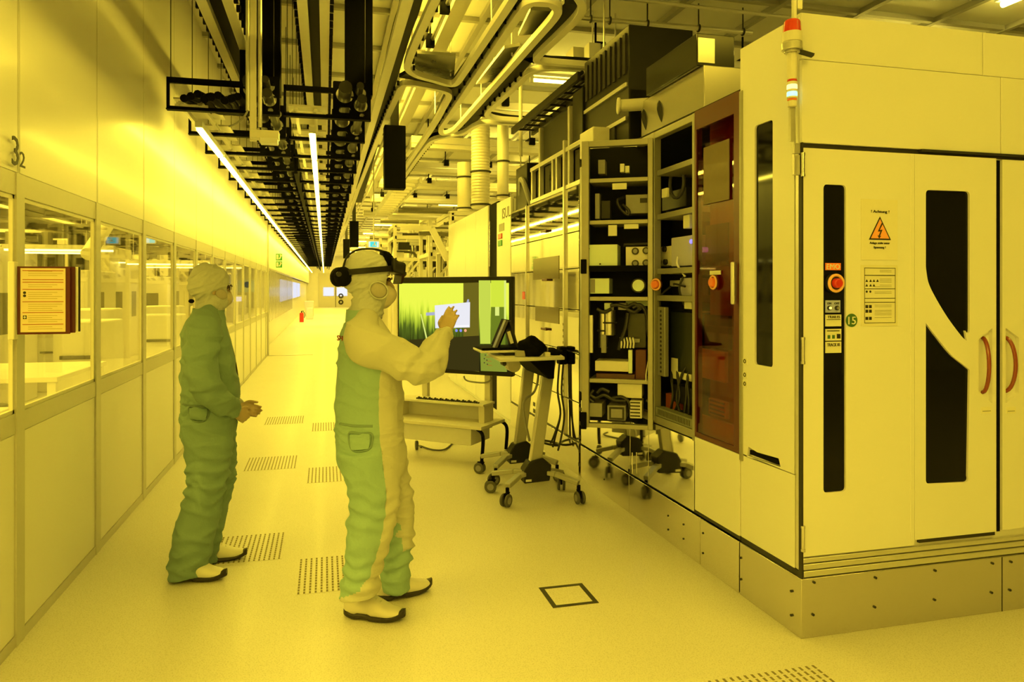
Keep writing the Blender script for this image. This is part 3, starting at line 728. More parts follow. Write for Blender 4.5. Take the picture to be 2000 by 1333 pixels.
post(YB0+.012, w=.03, z0=.70); post(YH); post(YR-.012, w=.03, z0=.70); post(YE, w=.05)
for z0, z1, nm in ((zt-.045, zt, 'top_rail'),(zb-.01, zb+.04, 'bottom_rail')): MB().box(MX, MX+.05, YB0, YE, z0, z1).build(nm, m_adim, sc, bevel=.004)
# lower mirror doors and plinth
ys = [YX(1357,MX), YX(1268,MX), YX(1232,MX), YE]
for a, c in zip(ys[:-1], ys[1:]):
    MB().box(MX-.004, MX+.02, a+.004, c-.004, .287, zb-.015 if a < YH-.3 else .655).build('mirror_door', m_mirror, sc, bevel=.002)
MB().box(MX-.002, MX+.02, YR+.003, YX(1357,MX)-.003, .30, zl0).build('cream_door', m_white, sc, bevel=.003)
MB().box(MX+.006, MX+.03, YR+.003, YE, .278, .30).build('shadow_gap', m_ink, sc)
m_mplinth = mat('polished_plinth', (.72,.70,.67), .08, metal=1.0, var=.03, scale=3)
for a, c in ((3.392,3.80),(3.80,YX(1230,MX)),(YX(1230,MX),YE)):
    MB().box(MX-.006, MX+.05, a+.002, c-.002, 0, .272).build('plinth_panel', m_mplinth, sc, bevel=.002)
b = MB()
for u, v in ((1305,1008),(1305,1035),(1335,1025),(1335,1053),(1373,1042),(1373,1081),(1180,937)):
    p = onX(u, v, MX-.006); MB().cyl((p.x-.004,p.y,p.z),(p.x+.002,p.y,p.z),.006,n=10).build('screw', m_dark, sc)
MB().tube([(MX-.02,YX(1240,MX),.30),(MX-.02,YX(1240,MX),.45)],.004).build('latch', m_steel, sc)
# red-brown clear panel with maroon surround
za0, za1 = onX(1445,888,MX).z, 2.645
MB().box(MX+.004, MX+.012, YR+.05, YB0-.02, za0+.02, za1-.10).build('clear_panel', m_acryl, sc)
M = frame_at((MX+.006,0,0), (0,-1,0), (0,0,1)); q = MB()
holed([(-YB0+.002,za0),(-YR-.002,za0),(-YR-.002,za1),(-YB0+.002,za1)], [[(-YB0+.022,za0+.03),(-YR-.055,za0+.03),(-YR-.055,za1-.11),(-YB0+.022,za1-.11)]], .016, M, q)
q.build('panel_surround', m_brown, sc, bevel=.002)
MB().box(MX+.10, MX+.12, YR+.02, YB0, zb, za1).build('inner_plate', mat('maroon_plate', (.42,.26,.18), .4, var=.15, scale=4), sc)
def onside(u0, u1, v0, v1, X, m, name, parent=None, th=.02, bevel=0):
    y0, y1 = YX(u0,X), YX(u1,X); um = (u0+u1)/2; z0, z1 = onX(um,v1,X).z, onX(um,v0,X).z
    return MB().box(X, X+th, y1, y0, z0, z1).build(name, m, parent, bevel=bevel)
tag(onside(1374,1424,280,395,MX-.006,mat('clear_pocket_paper', (.13,.085,.035), .5, var=.1, coat=.05),'document_pocket',None,.004), 'smoky document pocket stuck high on the red-brown clear panel', 'document pocket')
tag(onside(1378,1422,398+40,520,MX+.09,mat('green_tinted_plate', (.10,.16,.06), .3, var=.2),'control_plate',None,.008), 'dull green plate behind the red-brown panel, with a blue lamp at its edge', 'plate')
for u0,u1,v0,v1,nm,m,l in ((1362,1415,684,742,'equipment_box',m_cream,'cream box low behind the red-brown clear panel'),(1362,1444,822,905,'equipment_box',m_cream,'large cream box at the bottom behind the red-brown panel'),
                           (1384,1417,782,814,'louvre_plate',m_cream,'small cream louvred plate low behind the red-brown panel'),(1376,1422,616,682,'glass_port',mat('green_glass', (.12,.22,.18), .08, var=.3, scale=9),'green-grey glass port behind the red-brown panel, below the orange stop button')):
    o = onside(u0,u1,v0,v1,MX+.07,m,nm,None,.025,.002)
    tag(o, l, nm.split('_')[-1])
    if nm == 'louvre_plate':
        g = MB(); p0, p1 = o.location.z, o.location.z+o.dimensions.z
        for k in range(4): z = p0+(p1-p0)*(k+.5)/4; g.box(MX+.066,MX+.07,YX(1415,MX+.07),YX(1387,MX+.07),z-.004,z+.006)
        g.build('slot', m_brown, o)
p = onX(1372,488,MX+.06)
tag(MB().cyl((p.x+.03,p.y,p.z),(p.x-.01,p.y,p.z),.016,n=16).build('blue_lamp', mat('blue_lamp_lens', (.1,.1,1), .3, emit=(.12,.10,1), es=3.5)), 'glowing blue lamp at the edge of the red-brown clear panel', 'lamp')
def stop(p, ax, label, R=.035):
    n = Vector(ax).normalized(); p = Vector(p)
    t = thing('emergency_stop_button', label, 'button', p)
    MB().cyl(p, p+n*.012, R*1.25, n=28).build('collar', m_brown, t, bevel=.002)
    MB().torus(p+n*.014, n, R, .006, 32, 8).build('ring', m_ring, t)
    MB().cyl(p+n*.010, p+n*.032, R*.78, R*.7, n=24).build('push_button', m_orange, t, bevel=.004)
    return t
p = onX(1397,552,MX-.004); st = stop(p, (-1,0,0), 'orange stop button with pale ring on the red-brown clear panel')
y0, y1 = YX(1388,MX), YX(1409,MX)
MB().box(MX-.006,MX-.002,y1,y0,onX(1398,537,MX).z,onX(1398,529,MX).z).build('name_plate', m_lab, st)
MB().box(MX-.03,MX-.012,YR+.02,YR+.045,onX(1438,595,MX).z,onX(1438,512,MX).z).build('panel_handle', m_alu, sc, bevel=.006)
# ---- right bay: shelves and devices
def bay_shelf(v0, v1, vv=8):
    p = onX(1275,v0,MX+.03); q = onX(1357,v1,MX+.03); z = (p.z+q.z)/2
    MB().box(MX+.015, MX+.5, YB0+.03, YH-.03, z-.018, z+.018).build('shelf', m_adim, sc, bevel=.003); return z
zs = [bay_shelf(345,313), bay_shelf(428,409), bay_shelf(583,583)]
zb_ = bay_shelf(535,523)
def dev(u0,u1,v0,v1,X,dep,m,nm,label,cat=None,bevel=.004):
    return tag(onside(u0,u1,v0,v1,X,m,nm,None,dep,bevel), label, cat or nm.split('_')[-1])
m_lav = mat('lavender_grey_panel', (.50,.50,.72), .4, var=.03)
o = dev(1311,1356,462,520,MX+.05,.3,m_lav,'power_unit','lavender-grey power unit on the shelf in the open bay'); 
p = onX(1350,472,MX+.03)
tag(MB().cyl((p.x+.02,p.y,p.z),(p.x-.005,p.y,p.z),.012,n=12).build('blue_lamp', MC['blue_lamp_lens']), 'small blue lamp on the lavender-grey power unit', 'lamp')
k = dev(1282,1310,482,520,MX+.10,.2,m_cream,'valve_block','cream block with round black fittings beside the lavender power unit')
for u, v in ((1288,488),(1300,487),(1290,512),(1302,512)): p = onX(u,v,MX+.10); MB().cyl((p.x-.018,p.y,p.z),(p.x,p.y,p.z),.019,n=14).build('knob', m_ink, k)
dev(1300,1340,395,410+0,MX+.35,.2,m_grey,'grey_module','flat grey module under the upper bay shelf')
o = dev(1293,1340,372,408,MX+.22,.2,m_dark,'pump_module','dark pump module with coiled hose on the second bay shelf')
p = onX(1322,372,MX+.16)
hose = [(p.x, p.y+.10*math.cos(a), p.z+.05+.10*math.sin(a)) for a in [PI*2*i/20 for i in range(20)]]
tag(MB().tube(hose,.012,8,True).build('hose_loop', m_rubber), 'coiled dark hose above the pump module', 'hose')
dev(1292,1302,368,386,MX+.012,.02,m_lab,'tag_label','small cream label on the hinge post of the bay','label')
dev(1334,1346,420,446,MX+.03,.05,m_lab,'fuse_block','small cream fuse block hanging under the third bay shelf')
dev(1328,1350,543,578,MX+.06,.12,m_lav,'connector_box','grey connector box beside the stop button of the bay')
dev(1308,1326,548,560,MX+.12,.10,m_cream,'sensor_block','small cream sensor block on black arms in the bay')
dev(1336,1350,590,604,MX+.04,.06,m_lab,'terminal_block','small cream terminal block under the bay shelf')
dev(1310,1352,610,738,MX+.10,.3,mat('dark_green_panel', (.022,.028,.018), .3, var=.2),'drive_unit','tall dark drive unit in the lower half of the bay')
q = onside(1311,1350,728,741,MX+.09,m_lab,'caution_label',None,.004); tag(q,'long cream caution strip under the dark drive unit','label')
q = onside(1311,1323,700,740,MX+.085,m_lab,'caution_label',None,.004); tag(q,'upright cream caution strip on the dark drive unit','label')
o = dev(1284,1298,600,735,MX+.012,.03,mat('perforated_strip', (.30,.30,.27), .4, metal=.5),'perforated_strip','upright perforated steel strip beside the hinge post','strip')
g = MB(); z = o.location.z+.03
while z < o.location.z+o.dimensions.z-.02: g.cyl((MX+.008,o.location.y,z),(MX+.012,o.location.y,z),.008,n=8); z += .028
g.build('hole', m_ink, o)
dev(1300,1314,770,800,MX+.14,.08,m_orange,'orange_module','small orange module low in the bay')
dev(1315,1350,755,790,MX+.14,.10,m_dark,'relay_box','dark relay box among the cables at the bottom of the bay')
m_duct = mat('slotted_trunking', (.20,.21,.17), .45, var=.1)
o = tag(MB().box(MX+.0,MX+.06,YB0+.03,YH-.04,zb+.045,zb+.10).build('slotted_trunking', m_duct), 'slotted grey-green cable trunking along the bottom of the bay', 'trunking')
g = MB(); y = YB0+.06
while y < YH-.08: g.box(MX-.002,MX+.0,y,y+.006,zb+.055,zb+.09); y += .02
g.build('slot', m_ink, o)
rnd = random.Random(3)
def cable(pts, r, m, label, n=6):
    return tag(MB().tube(smooth_path(pts, n), r, 7).build('loose_cable', m), label, 'cable')
m_cab = mat('black_cable', (.012,.012,.012), .45, var=.2)
for k in range(7):
    y0 = YB0+.06+.06*k; z0 = zb+.10
    o = cable([(MX+.06,y0,z0),(MX+.03+.05*rnd.random(),y0+.06*rnd.uniform(-1,1),z0+.10),(MX+.10,y0+.08*rnd.uniform(-1,1),z0+.2+.1*rnd.random()),(MX+.2,y0,z0+.28)], .009, m_cab, 'black cable looping above the slotted trunking')
    o['group'] = 'cables above the slotted trunking'
pA = onX(1305,500,MX+.1)
for k,(u0,v0,u1,v1) in enumerate(((1325,500,1338,540),(1310,560,1290,600),(1316,556,1338,560),(1335,540,1336,596))):
    a, c = onX(u0,v0,MX+.06), onX(u1,v1,MX+.04)
    o = cable([a,(a+c)/2+Vector((-.02,.02,.01)),c], .007, m_cab if k else m_paper, 'thin cable between the small modules near the bay stop button'); o['group'] = 'thin cables in the middle of the bay'
p = onX(1283,556,MX-.01); stop((p.x,p.y,p.z), (-.85,-.5,0), 'red-orange stop button on the hinge post of the open bay', .034)

# ======================= SWING-OUT RACK GATE =======================
GA = Vector((MX-.012, YH-.03, 0)); GD = Vector((-.875,.484,0)).normalized(); GN = Vector((-GD.y, GD.x, 0));
if GN.y < 0: GN = -GN                        # GN points away from the viewer
def GP(u, v, dep=0.0):                       # (along gate, height) of a pixel on the gate plane pushed back by dep
    dx, dy = ray(u); A = GA+GN*dep
    t = (A.x*GN.x+A.y*GN.y)/(dx*GN.x+dy*GN.y)
    P = Vector((dx*t, dy*t, zat(v,t))); return (P-A).dot(GD), P.z
GL = GP(1136,500)[0]; gz0, gz1 = .665, 2.60
def gbox(mb, a0, a1, d0, d1, z0, z1):
    c = GA+GD*(a0+a1)/2+GN*(d0+d1)/2+Vector((0,0,(z0+z1)/2)); return mb.obox(c, GD*(a1-a0)/2, GN*(d1-d0)/2, Vector((0,0,(z1-z0)/2)))
gate = thing('rack_gate', 'swung-out open rack frame of satin aluminium hinged to the cabinet, full of devices', 'rack', GA+GD*GL/2+Vector((0,0,gz0)))
for a0, a1 in ((-.0,.035),(GL-.05,GL)):
    gbox(MB(), a0, a1, -.005, .05, gz0, gz1).build('post', m_adim, gate, bevel=.004)
gbox(MB(), .0, GL, 0, .05, gz1-.04, gz1).build('top_rail', m_adim, gate, bevel=.004)
gbox(MB(), .0, GL, 0, .05, gz0, gz0+.03).build('bottom_rail', m_adim, gate, bevel=.004)
gbox(gbox(MB(), .0, GL, .27, .285, gz0, gz1), GL-.012, GL, .05, .28, gz0, gz1).build('back_plate', m_int, gate)
GDEP = .27
for v in (352, 434, 584, 745):
    z = GP(1205,v,.03)[1]; gbox(MB(), .03, GL-.05, .02, GDEP, z-.014, z+.014).build('shelf', m_adim, gate, bevel=.003)
z = GP(1205,525,.03)[1]; gbox(MB(), .02, GL-.02, .0, GDEP, z-.02, z+.02).build('shelf', m_black, gate)
for v0, v1 in ((507,535),(805,838)):
    z0, z1 = GP(1140,v1)[1], GP(1140,v0)[1]; gbox(MB(), GL-.035, GL+.004, -.022, -.004, z0, z1).build('latch', m_black, gate, bevel=.004)
for v in range(0):
    pass
def gdev(u0,u1,v0,v1,d0,dep,m,nm,label,cat=None,bevel=.004):
    um = (u0+u1)/2; a1, a0 = GP(u0,v0,d0)[0], GP(u1,v0,d0)[0]; z1, z0 = GP(um,v0,d0)[1], GP(um,v1,d0)[1]
    o = gbox(MB(), a0, a1, d0, min(d0+dep, .262), z0, z1).build(nm, m, None, bevel=bevel)
    o['_a'] = 0; del o['_a']
    return tag(o, label, cat or nm.split('_')[-1])
def gpt(u, v, d): a, z = GP(u,v,d); return GA+GD*a+GN*d+Vector((0,0,z))
m_lime = mat('lime_white_enamel', (.72,.86,.72), .4, var=.02)
gdev(1168,1182,312,340,.10,.1,m_grey,'small_valve','small grey valve on the topmost shelf of the rack gate')
gdev(1211,1219,320,336,.08,.05,m_paper,'paper_tag','first of two white tags at the back of the topmost rack shelf','tag',0)
gdev(1221,1229,324,337,.08,.05,m_paper,'paper_tag','second of two white tags at the back of the topmost rack shelf','tag',0)
gdev(1162,1171,378,428,.06,.08,m_grey,'upright_module','slim upright grey module on the second rack shelf')
gdev(1174,1192,392,428,.10,.1,m_dark,'control_module','dark module with a display in the middle of the second rack shelf')
o = gdev(1222,1270,380,417,.08,.18,m_grey,'meter_unit','grey meter unit with a dark window on the second rack shelf')
a1, a0 = GP(1250,390,.075)[0], GP(1264,390,.075)[0]; gbox(MB(), a0, a1, .076, .081, GP(1257,396,.07)[1], GP(1257,387,.07)[1]).build('window', m_ink, o)
gdev(1196,1224,358,370,.015,.006,m_lab,'shelf_label','cream label hanging under the first rack shelf','label',0)
gdev(1188,1205,440,461,.015,.006,m_lab,'shelf_label','square cream label with black print under the second rack shelf','label',0)
gdev(1219,1247,438,447,.015,.006,m_lab,'shelf_label','long cream label under the second rack shelf','label',0)
cable([gpt(1222,384,.10),gpt(1206,392,.05),gpt(1212,408,.05),gpt(1226,420,.06),gpt(1228,412,.06),gpt(1216,400,.07)], .010, m_cab, 'black cable hooked in front of the grey meter unit')
o = gdev(1144,1206,478,526,.02,.2,m_lime,'white_enamel_box','bright lime-white enamel box on the black rack shelf','box')
for u, v in ((1150,486),(1149,514),(1172,516)): p = gpt(u,v,.015); MB().cyl(p,p+GN*.01,.006,n=8).build('screw', m_dark, o)
o = gdev(1222,1270,482,523,.06,.2,m_cream,'gauge_block','cream gauge block with four round black dials on the black rack shelf')
for u, v in ((1241,491),(1262,490),(1241,515),(1262,514)):
    p = gpt(u,v,.06); MB().cyl(p-GN*.012,p+GN*.002,.024,n=20).build('dial_ring', m_ink, o); MB().cyl(p-GN*.015,p-GN*.011,.015,n=16).build('dial_face', m_grey, o)
MB().tube([gpt(1219,482,.06),gpt(1219,478,.06),gpt(1270,476,.06)],.008,8).build('pipe', m_dark, o)
o = gdev(1152,1190,544,574,.04,.2,m_lime,'lime_box','lime-white box with a grey end below the black rack shelf','box')
a1, a0 = GP(1153,550,.035)[0], GP(1162,550,.035)[0]; gbox(MB(), a0, a1, .035, .042, GP(1158,572,.04)[1], GP(1158,546,.04)[1]).build('end_cap', m_grey, o)
p = gpt(1247,558,.05)
t = thing('round_port', 'bright round lime port with a dark surround beside the gate hinge', 'port', p)
MB().cyl(p+GN*.03,p-GN*.01,.050,n=28).build('surround', m_dark, t, bevel=.003); MB().cyl(p+GN*.0,p-GN*.014,.039,n=28).build('face', m_lime, t)
gdev(1268,1272,545,575,.03,.1,m_lime,'edge_block','narrow lime block between the round port and the hinge post','block')
# lower half of the gate: pumps, pipes, black hoses
for u, w, v0, v1, m, l in ((1178,.034,612,680,m_steel,'tall polished canister on the gate, nearest its outer post'),(1190,.045,606,655,m_steel,'wide polished canister with a clamp on the rack gate')):
    p0, p1 = gpt(u,v1,.12), gpt(u,v0,.12)
    t = thing('steel_canister', l, 'canister', p0)
    MB().cyl(p0,p1,w,n=24).build('body', m, t, bevel=.004); MB().cyl(p1,p1+Vector((0,0,.02)),w*.7,n=20).build('cap', m_cream, t); MB().torus((p0+p1)/2,(0,0,1),w+.003,.006,24,6).build('clamp', m_dark, t)
gdev(1180,1194,592,606,.08,.1,m_lime,'white_fitting','round-topped lime fitting above the canisters')
gdev(1207,1224,592,606,.07,.06,m_grey,'grey_switch','square grey switch among black hoses on the gate','switch')
gdev(1222,1268,588,598,.12,.08,m_lime,'lime_manifold','pale lime manifold behind the black hoses')
gdev(1226,1262,612,680,.12,.14,mat('olive_dark_panel', (.035,.035,.022), .35, var=.2),'dark_panel_unit','large dark olive panel unit in the middle of the gate','unit')
gdev(1148,1158,616,690,.03,.03,m_alu,'upright_strip','upright aluminium strip just inside the outer gate post','strip')
gdev(1174,1184,654,690,.08,.04,m_grey,'grey_bar','short upright grey slat under the tall canister','slat')
gdev(1228,1250,662,670,.08,.03,m_grey,'valve_bar','small grey valve bar under the dark olive panel unit','bar')
for k, pts in enumerate(([(1192,598),(1206,596),(1224,600),(1240,594),(1252,606)],[(1224,604),(1240,610),(1256,600),(1264,620),(1266,650),(1274,668),(1286,668)],[(1226,612),(1222,640),(1212,668),(1208,684)],[(1236,602),(1250,596),(1262,612),(1266,640)],[(1166,604),(1180,610),(1194,604)])):
    cable([gpt(u,v,.05) for u,v in pts], .013, m_cab, ('short black hose over the grey switch','long black hose sweeping down to the hinge post','black hose hanging beside the dark olive panel','black hose arching over the dark olive panel','black hose across the tops of the canisters')[k])
for k in range(5):
    u = 1212+6*k; o = cable([gpt(u,660,.06),gpt(u+2,670,.04),gpt(u+1,680,.05)], .006, m_paper, 'thin pale tube in the small bunch under the dark olive panel'); o['group'] = 'pale tubes under the dark panel'
gdev(1162,1230,706,726,.06,.2,m_cream,'pale_tray','wide pale tray block low on the gate','tray')
gdev(1227,1235,684,730,.05,.04,m_lime,'pale_upright','bright pale upright bar low on the gate','bar')
gdev(1241,1262,684,742,.06,.1,mat('maroon_block', (.10,.015,.012), .4),'maroon_column','dark maroon column low beside the gate hinge','column')
gdev(1164,1240,731,744,.05,.2,mat('maroon_tray', (.09,.03,.02), .4),'maroon_tray','dark maroon tray under the pale tray block')
gdev(1206,1254,750,778,.05,.2,m_cream,'cream_case','cream case at the bottom of the gate beside black cables','case')
o = gdev(1146,1176,788,815,.03,.2,m_grey,'grey_transformer','grey transformer box at the outer bottom corner of the gate','transformer')
o = gdev(1186,1222,793,822,.02,.2,m_grey,'display_module','grey module with a black-framed display at the gate bottom','module')
p0 = gpt(1205,806,.016)
a1, a0 = GP(1190,800,.016)[0], GP(1219,800,.016)[0]; z0, z1 = GP(1205,820,.016)[1], GP(1205,796,.016)[1]
gbox(MB(), a0, a1, .012, .02, z0, z1).build('bezel', m_ink, o); gbox(MB(), a0+.012, a1-.012, .010, .013, z0+.012, z1-.012).build('screen', m_grey, o)
o = gdev(1230,1254,784,818,.03,.15,m_cream,'louvred_box','cream box with four louvres at the gate bottom','box')
a1, a0 = GP(1231,790,.026)[0], GP(1250,790,.026)[0]; g = MB()
for k in range(5): z = GP(1240,787+6.5*k,.03)[1]; gbox(g, a0, a1, .026, .031, z-.004, z+.004)
g.build('louvre', m_dark, o)
for k, pts in enumerate(([(1152,770),(1164,778),(1180,772),(1200,782),(1222,784)],[(1160,762),(1150,776),(1160,786)],[(1196,778),(1214,776),(1228,786),(1230,800)],[(1262,782),(1274,790),(1284,806),(1296,818)],[(1166,768),(1176,760),(1190,766)])):
    cable([gpt(u,v,.04) for u,v in pts], .012, m_cab, ('black cable bundle lying over the transformer and display module','black cable loop above the grey transformer','black cable arching over the display module','black cable dropping past the hinge post to the trunking','short black cable under the maroon tray')[k])
cable([gpt(1268,690,.02),gpt(1266,706,.02),gpt(1262,730,.02),gpt(1262,745,.02)], .004, m_paper, 'thin white cord hanging beside the hinge post')

# ======================= MIRROR PANEL CABINET =======================
mc = thing('mirror_cabinet', 'long polished steel cabinet with mirror panels between the open rack and the tall white cabinet', 'cabinet', (2.6, 7, 0))
YM0, YM1, YM2 = YE+.05, YX(1030,MX), 8.24
MB().box(MX+.03, MX+.9, YM0, YM2-.02, .28, 2.5).build('body', m_dark, mc)
for a, c in ((YE+.05,7.0),(7.0,8.24)): MB().box(MX-.006, MX+.05, a+.002, c-.002, 0, .272).build('plinth_panel', m_mplinth, mc, bevel=.002)
MB().box(MX+.006, MX+.03, YE+.05, 8.24, .272, .29).build('shadow_gap', m_ink, mc)
zs = [.287, .62, 1.05, 1.42, 1.78, 2.10, 2.5]
for a, c in ((YM0,YX(1104,MX)),(YX(1104,MX),YM1),(YM1,YM2)):
    for z0, z1 in zip(zs[:-1], zs[1:]):
        if c == YM2 and z0 in (1.05,): continue
        MB().box(MX, MX+.03, a+.012, c-.012, z0+.004, (1.42 if (c == YM2 and z0 == .62) else z1)-.004).build('mirror_panel', m_mirror, mc, bevel=.002)
for y in (YX(1104,MX), YM1):
    MB().box(MX-.02, MX+.02, y-.018, y+.018, .28, 2.95 if y < 7 else 2.5).build('upright', m_alu if y < 7 else m_steel, mc, bevel=.004)
y0 = YX(1104,MX); g = MB(); z = .5
while z < 1.3: g.box(MX-.022, MX-.02, y0-.006, y0+.006, z, z+.022); z += .055
g.build('slot', m_ink, mc)
for (u0,u1,v0,v1) in ((1042,1092,503,546),(1046,1092,600,630)):
    ya, yb = YX(u0,MX), YX(u1,MX); um = (u0+u1)/2
    MB().box(MX-.004, MX, yb, ya, onX(um,v1,MX).z, onX(um,v0,MX).z).build('window', mat('amber_dark_window', (.20,.17,.13), .1, metal=.5, var=.2), mc)
for (u,v) in ((1068,547),(1066,643),(1066,452)):
    p = onX(u,v,MX-.004); h = MB().box(MX-.03,MX-.018,p.y-.09,p.y+.09,p.z-.012,p.z+.012).box(MX-.02,MX,p.y-.085,p.y-.07,p.z-.01,p.z+.01).box(MX-.02,MX,p.y+.07,p.y+.085,p.z-.01,p.z+.01)
    h.build('handle', m_brown, mc, bevel=.004)
b = MB()
for k in range(5): p = onX(1043,790+13*k,MX-.001); b.box(MX-.003,MX,p.y-.03,p.y+.03,p.z-.02,p.z+.02)
for k in range(5): p = onX(1133-.4*k,800+27*k,MX-.006); b.box(MX-.008,MX-.005,p.y-.02,p.y+.02,p.z-.015,p.z+.015)
b.build('vent_slot', m_ink, mc)
tag(onside(1020,1025,570,585,MX-.004,m_red,'red_tag',None,.004), 'small red tag on the polished panel right behind the display edge', 'tag')
# upper rack on top of the mirror cabinet
ur = thing('upper_rack', 'pale-framed upper rack with dark glazing on top of the mirror cabinet', 'rack', (2.5, 7, 2.5))
zA, zB_, zC = 2.5, 2.86, 3.24
UY0, UY1 = YM0-.02, YX(1036,MX)
for u in (1038,1053,1078,1086,1110):
    y = YX(u,MX); MB().box(MX+.0,MX+.045,y-.022,y+.022,zA,zC if u in (1053,1110) else zB_).build('post', m_alu, ur, bevel=.004)
for z in (zA+.02, zB_): MB().box(MX-.004,MX+.04,UY0,UY1,z-.02,z+.02).build('rail', m_alu, ur, bevel=.004)
MB().box(MX+.05,MX+.06,UY0,UY1,zA+.04,zB_-.02).box(MX+.06,MX+.8,UY0,UY0+.02,zA,zC).box(MX+.06,MX+.8,UY1-.02,UY1,zA,zB_).build('dark_glazing', m_dglass, ur)
MB().box(MX+.03,MX+.8,YX(1110,MX),YX(1056,MX),zB_+.02,zC).build('hood', mat('smoked_metal', (.012,.012,.010), .35, metal=0, var=.3, scale=5, spec=.2), ur, bevel=.006)
MB().box(MX+.03,MX+.6,UY0+.02,YX(1112,MX),zB_+.02,3.34).build('side_hood', MC['smoked_metal'], ur, bevel=.006)
for k in range(3):
    y = YX(1048,MX)-.18*k; g = MB().cyl((MX+.2,y,2.9),(MX+.2,y,3.25),.05,n=16); g.build('canister', m_dark, ur)
lo = smooth_path([(MX+.1,7.7,2.5),(MX+.02,7.75,2.78),(MX+.05,8.0,2.82),(MX+.1,8.1,2.55)],6)
tag(MB().tube(lo,.03,10).build('hanging_flex_hose', m_grey), 'grey flexible hose looping on top of the far mirror panels', 'hose')
tag(MB().box(MX+.05,MX+.7,7.72,8.2,2.5,3.0).build('pump_housing', MC['smoked_metal'], bevel=.01), 'dark pump housing on top of the far mirror panels', 'housing')

# ======================= ON TOP OF THE OPEN CABINET =======================
def topbox(u0, u1, v0, v1, Y, dep, m, nm, label, bevel=.006, zmin=None):
    x0, x1 = XY(u0,Y), XY(u1,Y); um = (u0+u1)/2; z1 = onY(um,v0,Y).z; z0 = onY(um,v1,Y).z if zmin is None else zmin
    return tag(MB().box(x0,x1,Y,Y+dep,z0,z1).build(nm, m, None, bevel=bevel), label, nm.split('_')[-1])
ZT = zt+.02
o = topbox(1375,1466,130,195,3.95,.9,m_steel,'steel_exhaust_box','polished steel exhaust box on top of the open cabinet',zmin=ZT)
sb = o.location.z+.62
b1 = MB().box(XY(1366,3.95),XY(1440,3.95),3.98,4.7,o.location.z+o.dimensions.z,o.location.z+o.dimensions.z+.20).build('filter_box', mat('black_gloss', (.012,.012,.012), .18, var=.2), bevel=.006)
tag(b1, 'glossy black filter box stacked on the steel exhaust box', 'box')
MB().box(XY(1366,3.95)+.005,XY(1400,3.95),3.974,3.98,b1.location.z+.02,b1.location.z+.17).build('steel_face', m_steel, b1)
# louvred dark side duct running back along the corridor
xd = XY(1372,3.95)-.02
o = tag(MB().box(xd-.02,xd+.5,4.95,5.9,ZT,3.55).build('louvred_duct', MC['smoked_metal'], bevel=.008), 'dark smoky louvred duct on top of the cabinet behind the steel box', 'duct')
g = MB()
for k in range(9): y = 5.0+.1*k; g.box(xd-.03,xd-.02,y,y+.05,3.2,3.5)
g.build('louvre', m_ink, o)
for k in range(2): MB().box(xd-.035,xd-.02,4.98,5.88,2.85+.25*k,2.88+.25*k).build('rib', m_alu, o)
p = onY(1280,172,5.0)
tag(MB().cyl((MX-.05,4.9,p.z-.18),(MX+.6,4.72,p.z-.14),.045,n=16).torus((MX-.05,4.9,p.z-.18),(1,-.3,0),.05,.012,16,6).build('elbow_pipe', m_cream), 'thick cream pipe stub on top of the open cabinet, in front of the louvred duct', 'pipe')
cr = thing('hanging_cable_ladder', 'dark cable ladder climbing above the mirror panels toward the ceiling beam', 'cable ladder', (2.3, 6, 3.0))
a, c = Vector((MX+.1,8.1,3.42)), Vector((MX+.15,5.97,3.46))
for s in (-.12,.12): MB().bar(a+Vector((s,0,0)), c+Vector((s,0,0)), .03, .07).build('side_bar', m_dark, cr)
for k in range(10): p = a.lerp(c,(k+.5)/10); MB().bar(p-Vector((.12,0,0)), p+Vector((.12,0,0)), .025, .02).build('rung', m_dark, cr)
for k in range(4):
    off = -.09+.05*k; tag(MB().tube(smooth_path([a+Vector((off,0,.03)),a.lerp(c,.3)+Vector((off,0,.06)),a.lerp(c,.7)+Vector((off+.02,0,.05)),c+Vector((off,0,.03))],5),.018,8).build('hanging_cable', m_cab), 'thick black cable lying along the dark cable ladder', 'cable', 'cables on the cable ladder')
topbox(1158,1196,248,275,5.3,.3,m_cream,'cream_crate','cream crate on top of the rack gate end of the cabinet',zmin=ZT)
topbox(1200,1238,244,272,5.2,.4,m_dark,'dark_crate','dark crate beside the cream crate on top of the cabinet',zmin=ZT)
topbox(1236,1262,150,250,5.6,.15,m_steel,'steel_channel','upright brushed steel channel behind the cream pipe stub',zmin=ZT)
topbox(1150,1180,170,262,6.2,.4,MC['smoked_metal'],'smoky_hood','smoky dark hood above the mirror panels beside the cable ladder',zmin=ZT)
for k in range(3):
    tag(MB().tube(smooth_path([(MX+.15,4.5+.25*k,ZT),(MX+.1,4.55+.25*k,ZT+.2),(MX+.3,4.6+.25*k,ZT+.32),(MX+.5,4.6+.25*k,ZT+.1)],6),.016,8).build('hanging_cable', m_cab), 'black cable arching over the top of the open cabinet', 'cable', 'cables on top of the open cabinet')

